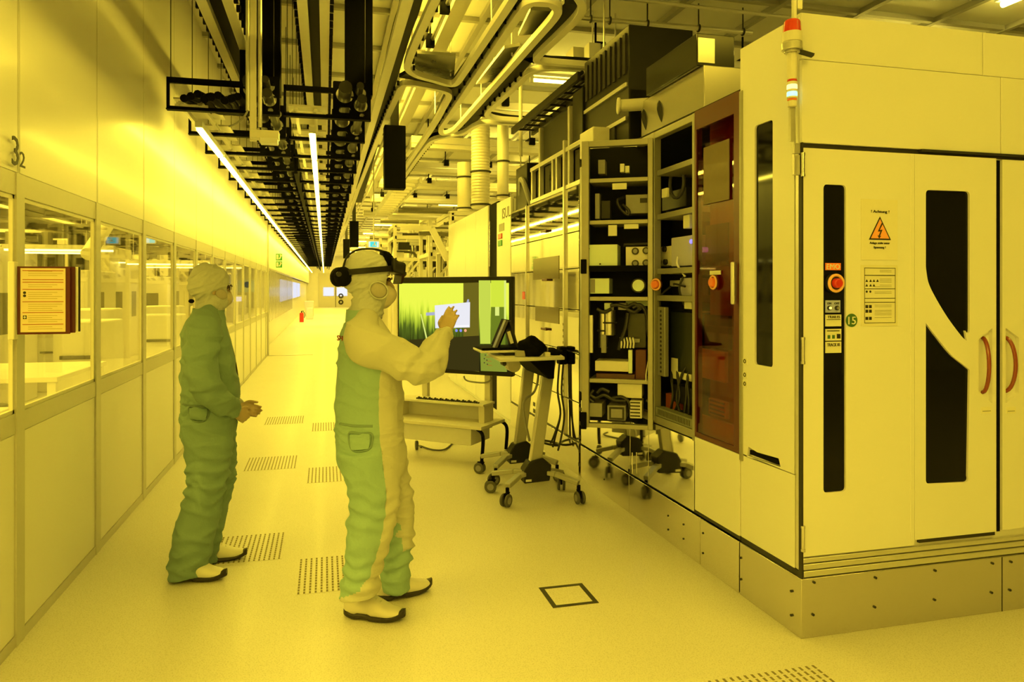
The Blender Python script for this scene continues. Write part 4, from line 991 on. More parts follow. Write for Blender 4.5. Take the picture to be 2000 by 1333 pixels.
# ======================= TALL WHITE CABINET =======================
YT0, YT1, YT2, YT3 = 8.26, YX(970,MX), YX(953,MX), 12.7
tw = thing('tall_cabinet', 'tall bright cream cabinet with a black upright slot and dark lettering behind the display', 'cabinet', (3, 10, 0))
MB().box(MX+.03, 4.4, YT0, YT3, 0, 2.66).build('body', m_white, tw)
MB().box(MX, MX+.04, YT0, YT1-.004, .05, 2.69).build('front_panel', m_white, tw, bevel=.004)
n = 4
for k in range(n):
    a = YT2+(YT3-YT2)*k/n; c = YT2+(YT3-YT2)*(k+1)/n
    MB().box(MX, MX+.04, a+.004, c-.004, .05, 2.72).build('side_panel', m_white, tw, bevel=.004)
MB().box(MX+.02, MX+.05, YT1, YT2, .05, 2.72).build('black_slot', m_black, tw)
MB().box(MX+.0, MX+.02, YT2-.10, YT2-.07, 1.9, 2.5).build('slot_bar', m_steel, tw)
q = MB(); ya, yb = YX(981,MX), YX(997,MX); text('ISUL', ya-yb, .13, (MX-.001,(ya+yb)/2,onX(989,415,MX).z), (0,-1,0), (0,0,1), q); q.build('lettering', m_ink, tw, smooth=0)
for v0, v1, m, nm in ((457,467,m_red,'red_button'),(470,481,m_green,'green_button')):
    ya, yb = YX(974,MX), YX(981,MX); MB().box(MX-.012,MX,yb,ya,onX(977,v1,MX).z,onX(977,v0,MX).z).build(nm, m, tw, bevel=.003)
ya, yb = YX(975,MX), YX(985,MX); MB().box(MX-.004,MX,yb,ya,onX(980,452,MX).z,onX(980,437,MX).z).build('speaker_grille', m_grey, tw)
# ======================= FLOOR PANELS =======================
def grate(x0, x1, y0, y1, label, nslot=16):
    g = MB().box(x0,x1,y0,y1,0,.0015); n = nslot; w = (x1-x0)/n; m = 14; L = (y1-y0)/m
    for i in range(n):
        for j in range(m):
            xa = x0+w*(i+.30); ya = y0+L*(j+.12); g.box(xa, xa+w*.34, ya, ya+L*.72, .0005, .0022, 1)
    tag(g.build('floor_vent', [MC['speckled_vinyl_floor'], mat('slot_brown', (.22,.19,.15), .8)]), label, 'floor vent', 'perforated floor panels')
grate(-.70,-.25,4.50,4.99,'perforated floor vent panel beside the shoes of the green-suited person')
grate(-.15,.32,3.95,4.47,'perforated floor vent panel half hidden behind the raised-hand person')
grate(-.70,-.25,6.75,7.27,'pale perforated floor vent panel behind the green-suited person, second in its row')
grate(-.15,.32,6.20,6.73,'pale perforated floor vent panel between the two people, second in its row')
grate(-.70,-.25,9.0,9.52,'faint distant perforated floor vent panel nearest the glazed wall, third in its row')
grate(-.15,.32,8.45,8.97,'faint distant perforated floor vent panel in the aisle middle, third in its row')
grate(1.50,2.02,2.16,2.67,'perforated floor vent panel in front of the machine base corner')
t = tag(MB().box(1.105,1.35,3.465,3.72,0,.002).build('floor_hatch', MC['speckled_vinyl_floor']), 'small square floor hatch outlined in black tape', 'floor hatch')
q = MB()
for a in ((1.105,1.35,3.465,3.49),(1.105,1.35,3.695,3.72),(1.105,1.13,3.49,3.695),(1.325,1.35,3.49,3.695)): q.box(*a,.0015,.0032)
q.build('tape_border', m_ink, t)
# ======================= DISPLAY ON WHEELS =======================
DR, DL = Vector((1.65,6.39,0)), Vector((.69,7.20,0))
DE = (DL-DR).normalized(); DN = Vector((DE.y,-DE.x,0))
if DN.y > 0: DN = -DN
def DP(u, v, off=0.0):                        # pixel on the display plane (moved towards the viewer by off)
    A = DR+DN*off; dx, dy = ray(u); tt = (A.x*DN.x+A.y*DN.y)/(dx*DN.x+dy*DN.y)
    return Vector((dx*tt, dy*tt, zat(v,tt)))
def dbox(mb, a0, a1, d0, d1, z0, z1):         # a: from the right edge to the left, d: towards the viewer
    c = DR+DE*(a0+a1)/2+DN*(d0+d1)/2+Vector((0,0,(z0+z1)/2)); return mb.obox(c, DE*(a1-a0)/2, DN*(d1-d0)/2, Vector((0,0,(z1-z0)/2)))
W = (DL-DR).length; Zb, Zt = .80, 1.716
dis = thing('wheeled_display', 'large touch display on a wheeled stand with a drawer shelf, showing a lime machine picture', 'display', DR+DE*W/2)
dbox(MB(), 0, W, -.06, 0, Zb, Zt).build('housing', m_blackp, dis, bevel=.008)
def scr_mat():
    m = bpy.data.materials.new('display_picture'); m.use_nodes = True; N, L = m.node_tree.nodes, m.node_tree.links
    N.remove(N['Principled BSDF']); em = N.new('ShaderNodeEmission'); tc = N.new('ShaderNodeTexCoord'); sp = N.new('ShaderNodeSeparateXYZ')
    L.new(tc.outputs['Generated'], sp.inputs[0])
    mp = N.new('ShaderNodeMapping'); mp.inputs['Scale'].default_value = (34,34,3); L.new(tc.outputs['Generated'], mp.inputs['Vector'])
    nz = N.new('ShaderNodeTexNoise'); nz.inputs['Scale'].default_value = 1.0; nz.inputs['Detail'].default_value = 3; L.new(mp.outputs[0], nz.inputs['Vector'])
    ad = N.new('ShaderNodeMath'); ad.operation = 'MULTIPLY_ADD'; ad.inputs[1].default_value = .45; L.new(nz.outputs['Fac'], ad.inputs[0]); L.new(sp.outputs['Z'], ad.inputs[2])
    cr = N.new('ShaderNodeValToRGB'); e = cr.color_ramp.elements
    e[0].position = .28; e[0].color = (.020,.018,.004,1); e[1].position = .98; e[1].color = (.86,.95,.075,1)
    for p, c in ((.52,(.045,.06,.006,1)),(.68,(.10,.15,.012,1)),(.80,(.42,.55,.03,1)),(.90,(.76,.90,.06,1))):
        x = e.new(p); x.color = c
    L.new(ad.outputs[0], cr.inputs['Fac']); L.new(cr.outputs['Color'], em.inputs['Color']); em.inputs['Strength'].default_value = 1.0
    L.new(em.outputs[0], N['Material Output'].inputs['Surface']); return m
scr = dbox(MB(), .035, W-.02, -.002, .002, Zb+.045, Zt-.06).build('screen', scr_mat(), dis)
def spoly(pts, m, name, off=.004):
    return MB().prism([DP(u,v,off) for u,v in pts], DN*-.001).build(name, m, scr)
G = lambda n, c, k=1.0: glow(n, c, k)
spoly([(905,553),(935,552),(936,727),(905,722)], G('picture_brown',(.16,.135,.012)), 'picture_area')
spoly([(800,664),(936,656),(936,726),(800,716)], G('picture_dark',(.045,.036,.006)), 'picture_area', .005)
spoly([(935,548),(958,548),(958,672),(938,672)], G('picture_pale_lime',(.58,.70,.075)), 'picture_area', .005)
spoly([(959,548),(987,548),(987,600),(959,600)], G('picture_lime',(.66,.80,.05)), 'picture_area', .005)
spoly([(959,600),(987,600),(987,690),(959,690)], G('picture_olive',(.16,.22,.015)), 'picture_area', .005)
spoly([(967,600),(975,600),(975,617),(967,617)], G('picture_pale',(.75,.85,.2)), 'picture_area', .006)
spoly([(984.5,548),(988.5,548),(988.5,650),(984.5,650)], G('picture_pale',(.75,.85,.2)), 'picture_area', .006)
spoly([(938,687),(990,690),(990,727),(939,725)], G('picture_moss',(.26,.31,.03)), 'picture_area', .005)
win = spoly([(849,597),(918,590.5),(917.5,640),(850,641.5)], G('picture_window',(.80,.80,.86),1.05), 'app_window', .007)
spoly([(832,611),(849,610),(849,616),(832,617)], G('picture_tab',(.42,.45,.62)), 'app_tab', .007)
spoly([(913,585),(916,585),(916,591),(911,591)], G('picture_tab',(.42,.45,.62)), 'app_tab', .007)
spoly([(886,636),(916,635),(916,639),(886,640)], G('picture_white',(.95,.95,1.0)), 'app_bar', .009)
for u, c in ((891.5,'b'),(900,'b'),(909,'o')):
    p = DP(u,646,.007); MB().cyl(p,p+DN*.001,.014,n=18).build('app_button', G('picture_blue',(.25,.30,.85)) if c == 'b' else G('picture_salmon',(.95,.42,.22)), scr)
spoly([(821,614),(823,614),(837,671),(834,671)], G('picture_pale',(.75,.85,.2)), 'picture_line', .006)
spoly([(864,690),(871,690),(871,722),(864,722)], G('picture_olive2',(.30,.36,.03)), 'picture_line', .007)
for u, v in ((948,694),(946,701),(951,704),(946,709),(952,712)): p = DP(u,v,.007); MB().cyl(p,p+DN*.001,.007,n=8).build('picture_mark', G('picture_mark',(.08,.06,.02)), scr)
for u0, v in ((949,697),(951,705),(952,713)): spoly([(u0,v),(u0+9,v+.6),(u0+9,v+2),(u0,v+1.5)], G('picture_rust',(.35,.2,.02)), 'picture_mark', .007)
# stand
pa = .30
for a in (.26, .95):
    dbox(MB(), a, a+.06, -.11, -.06, .30, 1.3).build('upright', m_cream, dis, bevel=.004)
PB = Vector((1.30,6.33,0))
def sbox(mb, a0, a1, d0, d1, z0, z1):
    c = PB+DE*(a0+a1)/2-DN*(d0+d1)/2+Vector((0,0,(z0+z1)/2)); return mb.obox(c, DE*(a1-a0)/2, DN*(d1-d0)/2, Vector((0,0,(z1-z0)/2)))
sbox(MB(), .05, .95, .0, .36, .20, .345).build('drawer', m_white2, dis, bevel=.004)
sbox(MB(), -.08, 1.0, -.05, .42, .355, .385).build('shelf', m_cream, dis, bevel=.004)
for a0 in (-.02,.90): sbox(MB(), a0, a0+.06, .12, .30, .385, .54).build('side_cheek', m_cream, dis, bevel=.003)
sbox(MB(), .03, .92, .28, .30, .385, .54).build('back_panel', m_white2, dis)
sbox(MB(), -.03, .98, .08, .31, .54, .56).build('tray', m_cream, dis, bevel=.003)
g = MB()
for k in range(34): sbox(g, .04+.02*k, .05+.02*k, .12, .14, .56, .572+.006*(k%3))
g.build('comb', m_ink, dis)
for a, d in ((-.02,-.02),(.95,-.0),(-.04,.42),(.95,.42)):
    p = PB+DE*a-DN*d
    MB().tube(smooth_path([p+Vector((0,0,.36)),p+DE*-.06+Vector((0,0,.30)),p+DE*-.05+Vector((0,0,.10))],5),.016,8).build('leg', m_black, dis)
    MB().cyl(p+DE*-.05+Vector((-.015,0,.045)),p+DE*-.05+Vector((.015,0,.045)),.045,n=18).build('caster', m_rubber, dis, bevel=.006)
lp = smooth_path([DP(906,735,-.05),DP(909,742,-.05),DP(920,746,-.05),DP(945,748,-.05),DP(957,744,-.05),DP(959,736,-.05)],5)
MB().tube(lp,.008,8).build('cable_loop', m_grey, dis)
c0 = smooth_path([onZ(823,874,.012),onZ(820,871,.012),onZ(845,879,.012),onZ(868,878.5,.012),onZ(884,866,.012),onZ(888,861,.06)],6)
tag(MB().tube(c0,.008,8).build('floor_cable', m_rubber), 'dark cable lying in a flat loop on the floor under the display stand', 'cable')
# ======================= LAPTOP CART =======================
m_cart = mat('olive_grey_coat', (.44,.44,.42), .38, metal=.35, var=.04)
cart = thing('wheeled_cart', 'two-legged wheeled cart with leaning grey masts, black knuckles and a small table top', 'cart', (1.55,5.6,0))
def caster(p, ang):
    d = Vector((math.cos(ang), math.sin(ang), 0)); s = Vector((-d.y, d.x, 0)); p = Vector((p[0],p[1],0))
    w = MB()
    for k in (-1,1): w.cyl(p+s*(.012*k)+Vector((0,0,.048)), p+s*(.030*k)+Vector((0,0,.048)), .048, n=22)
    wh = w.build('caster', m_rubber, cart, bevel=.008)
    h = MB()
    for k in (-1,1): h.cyl(p+s*(.030*k)+Vector((0,0,.048)), p+s*(.032*k)+Vector((0,0,.048)), .026, n=18)
    h.build('hub_cap', m_grey, wh)
    f = MB().cyl(p-d*.02+Vector((0,0,.09)), p-d*.02+Vector((0,0,.135)), .014, n=12)
    f.prism([p-d*.045+s*.008+Vector((0,0,.10)), p+d*.02+s*.008+Vector((0,0,.10)), p+d*.015+s*.008+Vector((0,0,.045)), p-d*.01+s*.008+Vector((0,0,.045))], s*-.016)
    f.build('fork', m_black, wh)
    return p-d*.02
def foot(kc, casters, mast_top):
    k = Vector((kc[0],kc[1],.23))
    MB().prism([k+Vector(q) for q in ((-.10,-.06,-.10),(.10,-.06,-.09),(.115,-.06,.03),(.05,-.06,.085),(-.06,-.06,.06),(-.10,-.06,-.0))], (0,.12,0)).build('knuckle', m_blackp, cart, bevel=.008)
    MB().box(k.x-.09,k.x-.045,k.y-.062,k.y-.06,k.z-.085,k.z-.068).build('maker_plate', m_paper, cart)
    for cx, cy, an in casters:
        c = caster((cx,cy), an)
        s = 1 if cx > k.x else -1
        pts = [k+Vector((s*.08,.03 if cy > k.y else -.03,-.03)), k+Vector((s*.14,(cy-k.y)*.35,-.035)), Vector((c.x,c.y,.15))]
        a = MB()
        for p, q in zip(pts[:-1], pts[1:]): a.bar(p, q, .05, .035)
        a.build('foot_arm', m_cart, cart, bevel=.006)
    a, b = k+Vector((0,.0,.03)), Vector(mast_top)
    d = (b-a).normalized()
    MB().bar(a, b, .06, .085, up=(1,0,0)).build('mast', m_cart, cart, bevel=.006)
    MB().bar(a+Vector((-.047,-.01,0)), b+Vector((-.047,-.01,0)), .05, .012, up=(1,0,0)).build('mast_strip', m_alu, cart, bevel=.002)
foot((1.555,5.33), [(1.286,5.17,3.9),(1.834,5.10,4.8),(1.26,5.57,2.9),(1.82,5.49,1.2)], (1.675,5.33,1.07))
foot((1.60,5.95), [(1.30,6.17,2.5),(1.33,5.76,3.6),(1.88,5.74,5.2),(1.87,6.12,.6)], (1.70,5.95,1.07))
MB().prism([(1.20,4.99,1.082),(1.70,5.05,1.082),(1.78,5.5,1.082),(1.74,6.05,1.082),(1.55,6.05,1.082),(1.23,5.55,1.082)], (0,0,.022)).build('table_top', m_white2, cart, bevel=.004)
MB().prism([(1.11,5.22,1.128),(1.45,5.22,1.128),(1.45,5.57,1.128),(1.12,5.57,1.128)], (0,0,.016)).build('laptop_tray', m_white2, cart, bevel=.003)
MB().box(1.30,1.40,5.25,5.5,1.104,1.128).build('tray_support', m_dark, cart)
MB().prism([(1.45,5.16,1.08),(1.66,5.16,1.08),(1.655,5.16,.93),(1.61,5.16,.93)], (0,.6,0)).build('bracket', m_black, cart, bevel=.006)
MB().cyl((1.335+.05,5.30,1.02),(1.335+.05,5.42,1.02),.05,n=20).build('roller', m_cart, cart, bevel=.004)
MB().cyl((1.24,5.03,1.066),(1.24,5.09,1.066),.016,n=12).build('knob', m_dark, cart)
cbl = smooth_path([(1.62,5.6,1.06),(1.66,5.6,.92),(1.63,5.6,.78),(1.52,5.55,.68),(1.56,5.5,.4)],6)
MB().tube(cbl,.010,8).build('cable', m_grey, cart)
# laptop, headset case and small things on the cart
lt = thing('laptop', 'open dark laptop folded like a tent at the outer edge of the cart', 'laptop', (1.25,5.4,1.145))
MB().box(1.125,1.42,5.25,5.54,1.145,1.163).build('keyboard_base', m_black, lt, bevel=.003)
MB().obox((1.275,5.30,1.26), Vector((.045,0,.105)), Vector((0,.035,0)), Vector((.010,0,-.004))).build('screen_side', mat('blue_grey_plastic', (.10,.10,.14), .4), lt, bevel=.002)
MB().obox((1.305,5.42,1.265), Vector((.042,0,.10)), Vector((0,.11,0)), Vector((.008,0,-.004))).build('screen', m_black, lt, bevel=.002)
MB().obox((1.375,5.40,1.26), Vector((-.028,0,.10)), Vector((0,.12,0)), Vector((.008,0,.003))).build('stand_flap', m_dark, lt, bevel=.002)
MB().obox((1.352,5.30,1.235), Vector((-.014,0,.045)), Vector((0,.004,0)), Vector((.012,0,.004))).build('paper_slip', m_paper, lt)
def blob(c, rx, ry, rz, amp, sc, name, m, label, cat, seed=0):
    q = MB().ball(c, rx, ry, rz, 28); c = Vector(c)
    q.v = [tuple(Vector(p)+(Vector(p)-c).normalized()*amp*noise.noise(Vector(p)*sc+Vector((seed,0,0)))) for p in q.v]
    zl = min(p[2] for p in q.v); q.v = [(p[0],p[1],max(p[2],c[2]-rz*.8)) for p in q.v]
    return tag(q.build(name, m, None, smooth=80), label, cat)
blob((1.475,5.16,1.165),.105,.075,.075,.035,16,'cloth_bag',m_black,'crumpled black bag on the cart table beside the laptop','bag')
blob((1.66,5.22,1.125),.065,.06,.027,.02,22,'cable_coil',m_black,'small black tangle of cables at the back corner of the cart table','cable',4)
tag(MB().box(1.35,1.42,5.115,5.16,1.104,1.15).build('small_box',m_cart,bevel=.004),'small grey-olive box between the laptop and the black bag','box')
tag(MB().box(1.56,1.60,5.08,5.14,1.104,1.135).build('yellow_note_block',m_cream,bevel=.002),'small pale block on the cart table beside the black bag','block')
tag(MB().cyl((1.545,5.30,1.104),(1.545,5.30,1.19),.018,n=14).build('spray_can',m_brown),'small dark red can standing behind the black bag','can')
tag(MB().tube(smooth_path([(1.585,5.2,1.108),(1.60,5.2,1.17),(1.615,5.2,1.15),(1.62,5.22,1.108)],5),.006,7).build('wire_clip',m_alu),'thin bent wire clip on the cart table','clip')
# handset hanging on the mirror cabinet
p = onX(1096,690,MX-.045)
hs = thing('hanging_handset', 'black handset with long cords hung on the mirror panels behind the cart', 'handset', (p.x,p.y,p.z))
MB().box(p.x-.03,p.x+.043,p.y-.055,p.y+.055,p.z-.10,p.z+.06).build('body', m_black, hs, bevel=.012)
MB().bar((p.x-.02,p.y-.05,p.z+.02),(p.x-.09,p.y-.14,p.z-.02),.04,.03).build('hook', m_black, hs, bevel=.006)
for k,(dx,dy) in enumerate(((-.01,.02),(.01,-.03),(.0,.05))):
    MB().tube(smooth_path([(p.x+dx,p.y+dy,p.z-.1),(p.x+dx-.01,p.y+dy+.02,p.z-.35),(p.x+dx,p.y+dy-.03,p.z-.55),(p.x+dx-.03,p.y+dy*2,p.z-.75),(p.x-.06,p.y+dy*3,p.z-.86)],5),.009,7).build('cord', m_cab, hs)
tag(MB().torus((p.x-.06,p.y+.15,p.z-.84),(.2,0,1),.09,.011,22,7).build('hanging_cable_coil', m_cab), 'coil of black cord hanging by the mirror panels behind the cart', 'cable')
# ======================= NOTICE FOLDER ON THE GLAZED WALL =======================
nf = thing('notice_holder', 'maroon-edged flip-panel notice holder on the post of the glazed wall', 'notice', (WX+.02,3.6,1.5))
MB().box(WX+.009,WX+.035,3.585,3.63,1.38,1.72).build('bracket', m_cream, nf, bevel=.004)
yF = 3.60
def nz(v): return zat(v, 3.20)
fx0, fx1 = XY(33,yF), XY(137,yF); fz0, fz1 = nz(653), nz(521)
MB().box(fx0, fx1, yF, yF+.006, fz0, fz1).build('panel_frame', m_brown, nf, bevel=.002)
MB().box(fx0+.012, fx1+.016, yF+.014, yF+.020, fz0+.004, fz1+.0).build('panel_frame', m_brown, nf, bevel=.002)
MB().box(fx0+.02, fx1+.024, yF+.026, yF+.030, fz0+.008, fz1).build('panel_frame', m_paper, nf, bevel=.002)
MB().box(fx0+.025, fx1+.030, yF+.034, yF+.040, fz0+.008, fz1).build('panel_frame', m_ink, nf, bevel=.002)
sx0, sx1, sz0, sz1 = fx0+.014, fx1-.018, fz0+.010, fz1-.008
sh = MB().box(sx0, sx1, yF-.0015, yF, sz0, sz1).build('notice_sheet', mat('notice_paper', (.72,.62,.42), .3, var=.03, coat=.5), nf)
g = MB(); g.box(sx0+.008,sx1-.008,yF-.0025,yF-.0015,sz1-.012,sz1-.009)
for v in (546,551,565,589,610,633): g.box(sx0+.008,sx1-.008,yF-.0025,yF-.0015,nz(v+1.2),nz(v))
g.build('rule', mat('red_brown_print', (.35,.05,.02), .5), sh)
g = MB()
for v in (530,534,538,556,560,571,575,579,583,594,598,602,606,616,620,624,628,638,642): g.box(sx0+.03,sx1-.012-.02*(v%3),yF-.0022,yF-.0015,nz(v+1),nz(v))
g.build('text_line', mat('olive_print', (.42,.34,.14), .6), sh)
g = MB()
for v in (572,578): g.cyl((sx0+.016,yF-.0015,nz(v)),(sx0+.016,yF-.0025,nz(v)),.006,n=12)
g.box(sx0+.010,sx0+.024,yF-.0025,yF-.0015,nz(623),nz(616)); g.build('symbol', m_ink, sh)
g = MB(); g.box(sx0+.0155,sx0+.0185,yF-.0032,yF-.0025,nz(622),nz(617)); g.box(sx0+.012,sx0+.022,yF-.0032,yF-.0025,nz(620.2),nz(618.8)); g.build('cross_symbol', m_paper, sh)
# bay number on the wall post
q = MB(); yv = YX(24,WX); zz = onX(24,298,WX).z
text('3', .075, .13, (WX+.016, YX(22,WX), onX(22,295,WX).z), (0,1,0), (0,0,1), q); text('2', .06, .07, (WX+.016, YX(36,WX), onX(36,312,WX).z), (0,1,0), (0,0,1), q)
struct(q.build('trim_3', m_ink, None, smooth=0))
# ======================= SIGNS, EXTINGUISHERS, CURTAIN =======================
es = thing('hanging_exit_sign', 'glowing cyan exit sign hanging over the aisle above the raised-hand person', 'sign', (XY(730,14),14,2.4))
tt = 14/ray(730)[1]; x0, x1, z0, z1 = XY(718,14), XY(742,14), zat(485,tt), zat(470,tt)
MB().box(x0,x1,14,14.05,z0,z1).build('light_box', m_white, es)
MB().box(x0+.02,x1-.02,13.995,14,z0+.02,z1-.02).build('pale_face', glow('exit_pale',(.75,.95,.75),1.0), es)
MB().box(x0+.05,x1-.06,13.99,13.995,z0+.025,z1-.025).build('cyan_face', glow('exit_cyan',(.10,.80,.75),1.0), es)
fg = MB(); cx = (x0+x1)/2+.02
fg.ball((cx,13.985,z1-.04),.012,.004,.012,8); fg.bar((cx,13.985,z1-.05),(cx-.01,13.985,z0+.07),.02,.004,(0,1,0)); fg.bar((cx-.01,13.985,z0+.07),(cx+.03,13.985,z0+.04),.014,.004,(0,1,0)); fg.bar((cx-.01,13.985,z0+.07),(cx-.045,13.985,z0+.045),.014,.004,(0,1,0))
fg.build('running_figure', m_white, es)
MB().cyl(((x0+x1)/2,14.02,z1),((x0+x1)/2,14.02,CEIL),.012,n=8).build('rod', m_cream, es)
gs = thing('exit_wall_sign', 'green double escape-route sign sticking out at the end of the glazed wall', 'sign', (WX+.1,18.2,2.2))
tt = 18.1/ray(545)[1]
for v0, v1 in ((496,509),(511,523)):
    x0, x1 = XY(539,18.1), XY(551,18.1); z0, z1 = zat(v1,tt), zat(v0,tt)
    pl = MB().box(x0,x1,18.1,18.13,z0,z1).build('plate', m_green, gs)
    q = MB(); w = x1-x0; q.box(x0+.012,x0+w*.42,18.095,18.1,z0+.02,z1-.02)
    q.bar((x0+w*.55,18.097,z0+.03),(x1-.015,18.097,z1-.03),.03,.004,(0,1,0)); q.bar((x0+w*.6,18.097,z1-.03),(x1-.012,18.097,z1-.03),.024,.004,(0,1,0)); q.build('symbol', m_paper, pl)
tg = MB().box(WX+.03,WX+1.05,18.25,18.36,0,.012); tag(tg.build('threshold_plate', m_alu), 'thin metal threshold strip on the floor at the end of the glazed wall', 'threshold')
for (x,y,l) in ((-1.10,36.5,'small red fire extinguisher standing by the far wall, nearest one'),(-1.15,50,'tiny red fire extinguisher farther down the corridor')):
    t = thing('fire_extinguisher', l, 'fire extinguisher', (x,y,0))
    MB().cyl((x,y,0),(x,y,.42),.10,n=16).ball((x,y,.42),.10,.10,.05,12).build('cylinder', m_red, t); MB().cyl((x,y,.46),(x,y,.52),.03,n=10).bar((x-.02,y,.53),(x+.10,y,.55),.02,.02).build('valve', m_black, t)
    MB().tube(smooth_path([(x+.06,y,.52),(x+.15,y,.4),(x+.12,y,.2)],4),.014,7).build('hose', m_black, t)
cu = thing('hanging_strip_curtain', 'grey strip curtain along the far corridor in front of a daylit window band', 'curtain', (WX,22,1))
for k in range(26): MB().box(WX-.06,WX-.05,19.2+.55*k,19.5+.55*k,.75,2.1).build('strip', clear('clear_strip', (.80,.80,.84), .16, .15), cu)
MB().box(WX-.08,WX-.03,19,33.6,2.1,2.16).build('rail', m_alu, cu)
for (x,y,w,h,l) in ((-.9,44,.5,.9,'cream crate by the far wall of the corridor'),(-.8,40,.35,.6,'smaller cream crate in front of the farthest one'),(2.6,48,.9,1.2,'pale cabinet far down the aisle near the end door')):
    tag(MB().box(x-w/2,x+w/2,y,y+w,0,h).build('storage_crate', m_cream, bevel=.02), l, 'crate')
nb = tag(MB().box(1.9,3.0,52,52.05,1.4,2.2).build('wall_poster', mat('pale_blue_board', (.6,.7,.95), .5)), 'pale blue notice board far down the aisle near the end door', 'notice board')
MB().cyl((2.4,51.99,1.9),(2.4,52,1.9),.22,n=20).build('blue_symbol', mat('blue_symbol_paint', (.03,.08,.6), .5), nb)
MB().box(2.35,2.45,52,52.1,0,1.4).build('post', m_alu, nb)
# ======================= BAY BEHIND THE GLASS =======================
rb = random.Random(11)
m_tool = mat('cream_tool_panel', (.72,.70,.66), .38, var=.05)
m_pipe = mat('tarnished_pipe', (.20,.19,.15), .4, metal=.5, var=.2)
m_shade = mat('dark_bay_panel', (.035,.03,.02), .5, var=.2, spec=.3)
struct(MB().box(-6.6,-6.5,-6,24,0,CEIL).build('wall_bay', m_wall))
for k in range(8):
    y = 6.2+2.15*k; x = -3.6-.25*(k%3); h = 1.9+.25*((k*5)%3)
    t = thing('bay_tool', 'cream process tool in the row inside the bay behind the glazed wall', 'machine', (x,y,0), 'process tools inside the bay')
    MB().box(x-1.3,x,y,y+1.6,0,h).build('body', m_tool, t, bevel=.02)
    MB().box(x,x+.01,y+.2,y+.85,1.0,1.55).box(x-.9,x-.3,y-.01,y,1.05,1.5).build('window', m_shade, t)
    MB().box(x-1.0,x-.2,y-.012,y,.30,.85).build('door', m_white, t, bevel=.004)
    MB().cyl((x-.65,y-.02,.62),(x-.35,y-.02,.62),.015,n=8).build('handle', m_dark, t)
    g = MB()
    for j in range(5): xx = x-1.2+.27*j; g.cyl((xx,y+.3+.2*(j%2),h),(xx,y+.3+.2*(j%2),2.5),.04+.02*(j%3),n=10)
    g.build('pipe', m_pipe, t)
    g = MB()
    for j in range(4): xx = x-1.1+.3*j; g.box(xx-.09,xx+.09,y+.1,y+.3,h+.02,min(2.5,h+.35+.2*(j%2)))
    g.build('control_box', m_shade if k%2 else m_tool, t)
for k, (x,y,h) in enumerate(((-2.6,9.2,1.25),(-2.9,10.4,1.35),(-2.5,12.6,1.2),(-2.8,14.2,1.3),(-2.4,16.4,1.25))):
    t = thing('round_cabinet', 'white round-cornered cabinet on the bay floor behind the glazed wall', 'cabinet', (x,y,0), 'round-cornered cabinets in the bay')
    M = MB().prism([(x+a,y+b,.06) for a,b in rrect(0,0,.62,.62,.16)], (0,0,h-.06)); M.build('body', m_white, t, bevel=.02)
    MB().prism([(x+a,y+b,.0) for a,b in rrect(0,0,.6,.6,.16)], (0,0,.06)).build('base', m_dark, t)
    MB().box(x-.2,x+.2,y-.33,y-.31,h-.42,h-.38).build('handle_bar', m_black, t)
def bench(x0,x1,y0,y1,z,l):
    t = thing('bay_bench', l, 'bench', ((x0+x1)/2,(y0+y1)/2,0))
    MB().box(x0,x1,y0,y1,z-.04,z).build('bench_top', m_white, t, bevel=.006)
    for xx in (x0+.05,x1-.05):
        for yy in (y0+.05,y1-.05): MB().box(xx-.03,xx+.03,yy-.03,yy+.03,0,z-.04).build('leg', m_white, t)
    MB().box(x0+.05,x1-.05,y0+.1,y1-.1,.22,.26).build('lower_shelf', m_cream, t)
bench(-3.3,-2.0,6.3,7.6,.92,'white bench with four legs behind the window pane beside the notice holder')
bench(-2.9,-1.9,4.2,5.2,.86,'white bench nearest the viewer inside the glazed bay')
tag(MB().prism([(-3.0+a,6.95+b,.26) for a,b in rrect(0,0,.7,.8,.2)],(0,0,.34)).build('bin', m_shade, bevel=.02), 'dark tub under the white bench inside the glazed bay', 'tub')
m_bl = glow('bay_tube', (1,.8,.13), 9)
for k,(y,x0,x1,z) in enumerate(((9.0,-3.4,-2.3,2.02),(11.5,-4.6,-3.2,2.10),(12.4,-3.0,-1.9,1.98),(15.4,-4.6,-2.2,2.1),(18.6,-4.2,-1.9,2.1))):
    t = thing('hanging_bay_light', 'glowing tube light hung across the bay behind the glazed wall', 'light', (x0,y,z), 'tube lights inside the bay')
    MB().box(x0,x1,y,y+.09,z+.02,z+.07).build('housing', m_white, t); MB().box(x0+.02,x1-.02,y+.01,y+.08,z,z+.02).build('tube', m_bl, t)
    for xx in (x0+.1,x1-.1): MB().cyl((xx,y+.05,z+.07),(xx,y+.05,CEIL),.008,n=6).build('hanger', m_alu, t)
for k in range(10):
    x = -5.6+.42*k; tag(MB().cyl((x,3,2.55+.22*(k%4)),(x,24,2.55+.22*(k%4)),.05+.025*(k%3),n=10).build('hanging_pipe', m_pipe if k%2 else m_shade), 'tarnished pipe running along the bay ceiling behind the glazed wall', 'pipe', 'pipes along the bay ceiling')
for k in range(9):
    y = 5.5+1.9*k; tag(MB().box(-6.4,-1.5,y,y+.12,2.42,2.5).build('hanging_cross_bar', m_shade), 'dark cross bar under the pipes of the bay behind the glazed wall', 'bar', 'cross bars in the bay')
a = onX(195,488,-2.4); 
tag(MB().cyl((-2.3,8.1,1.95),(-2.3,9.6,2.75),.07,n=14).build('hanging_strut', m_cream), 'thick cream diagonal strut behind the second window pane', 'strut')
t = thing('hanging_exit_sign', 'glowing cyan exit sign seen through the third window pane of the glazed wall', 'sign', (-2.2,11,2.3))
tt = 11/ray(293)[1]; x0, x1 = XY(283,11), XY(304,11); z0, z1 = zat(476,tt), zat(461,tt)
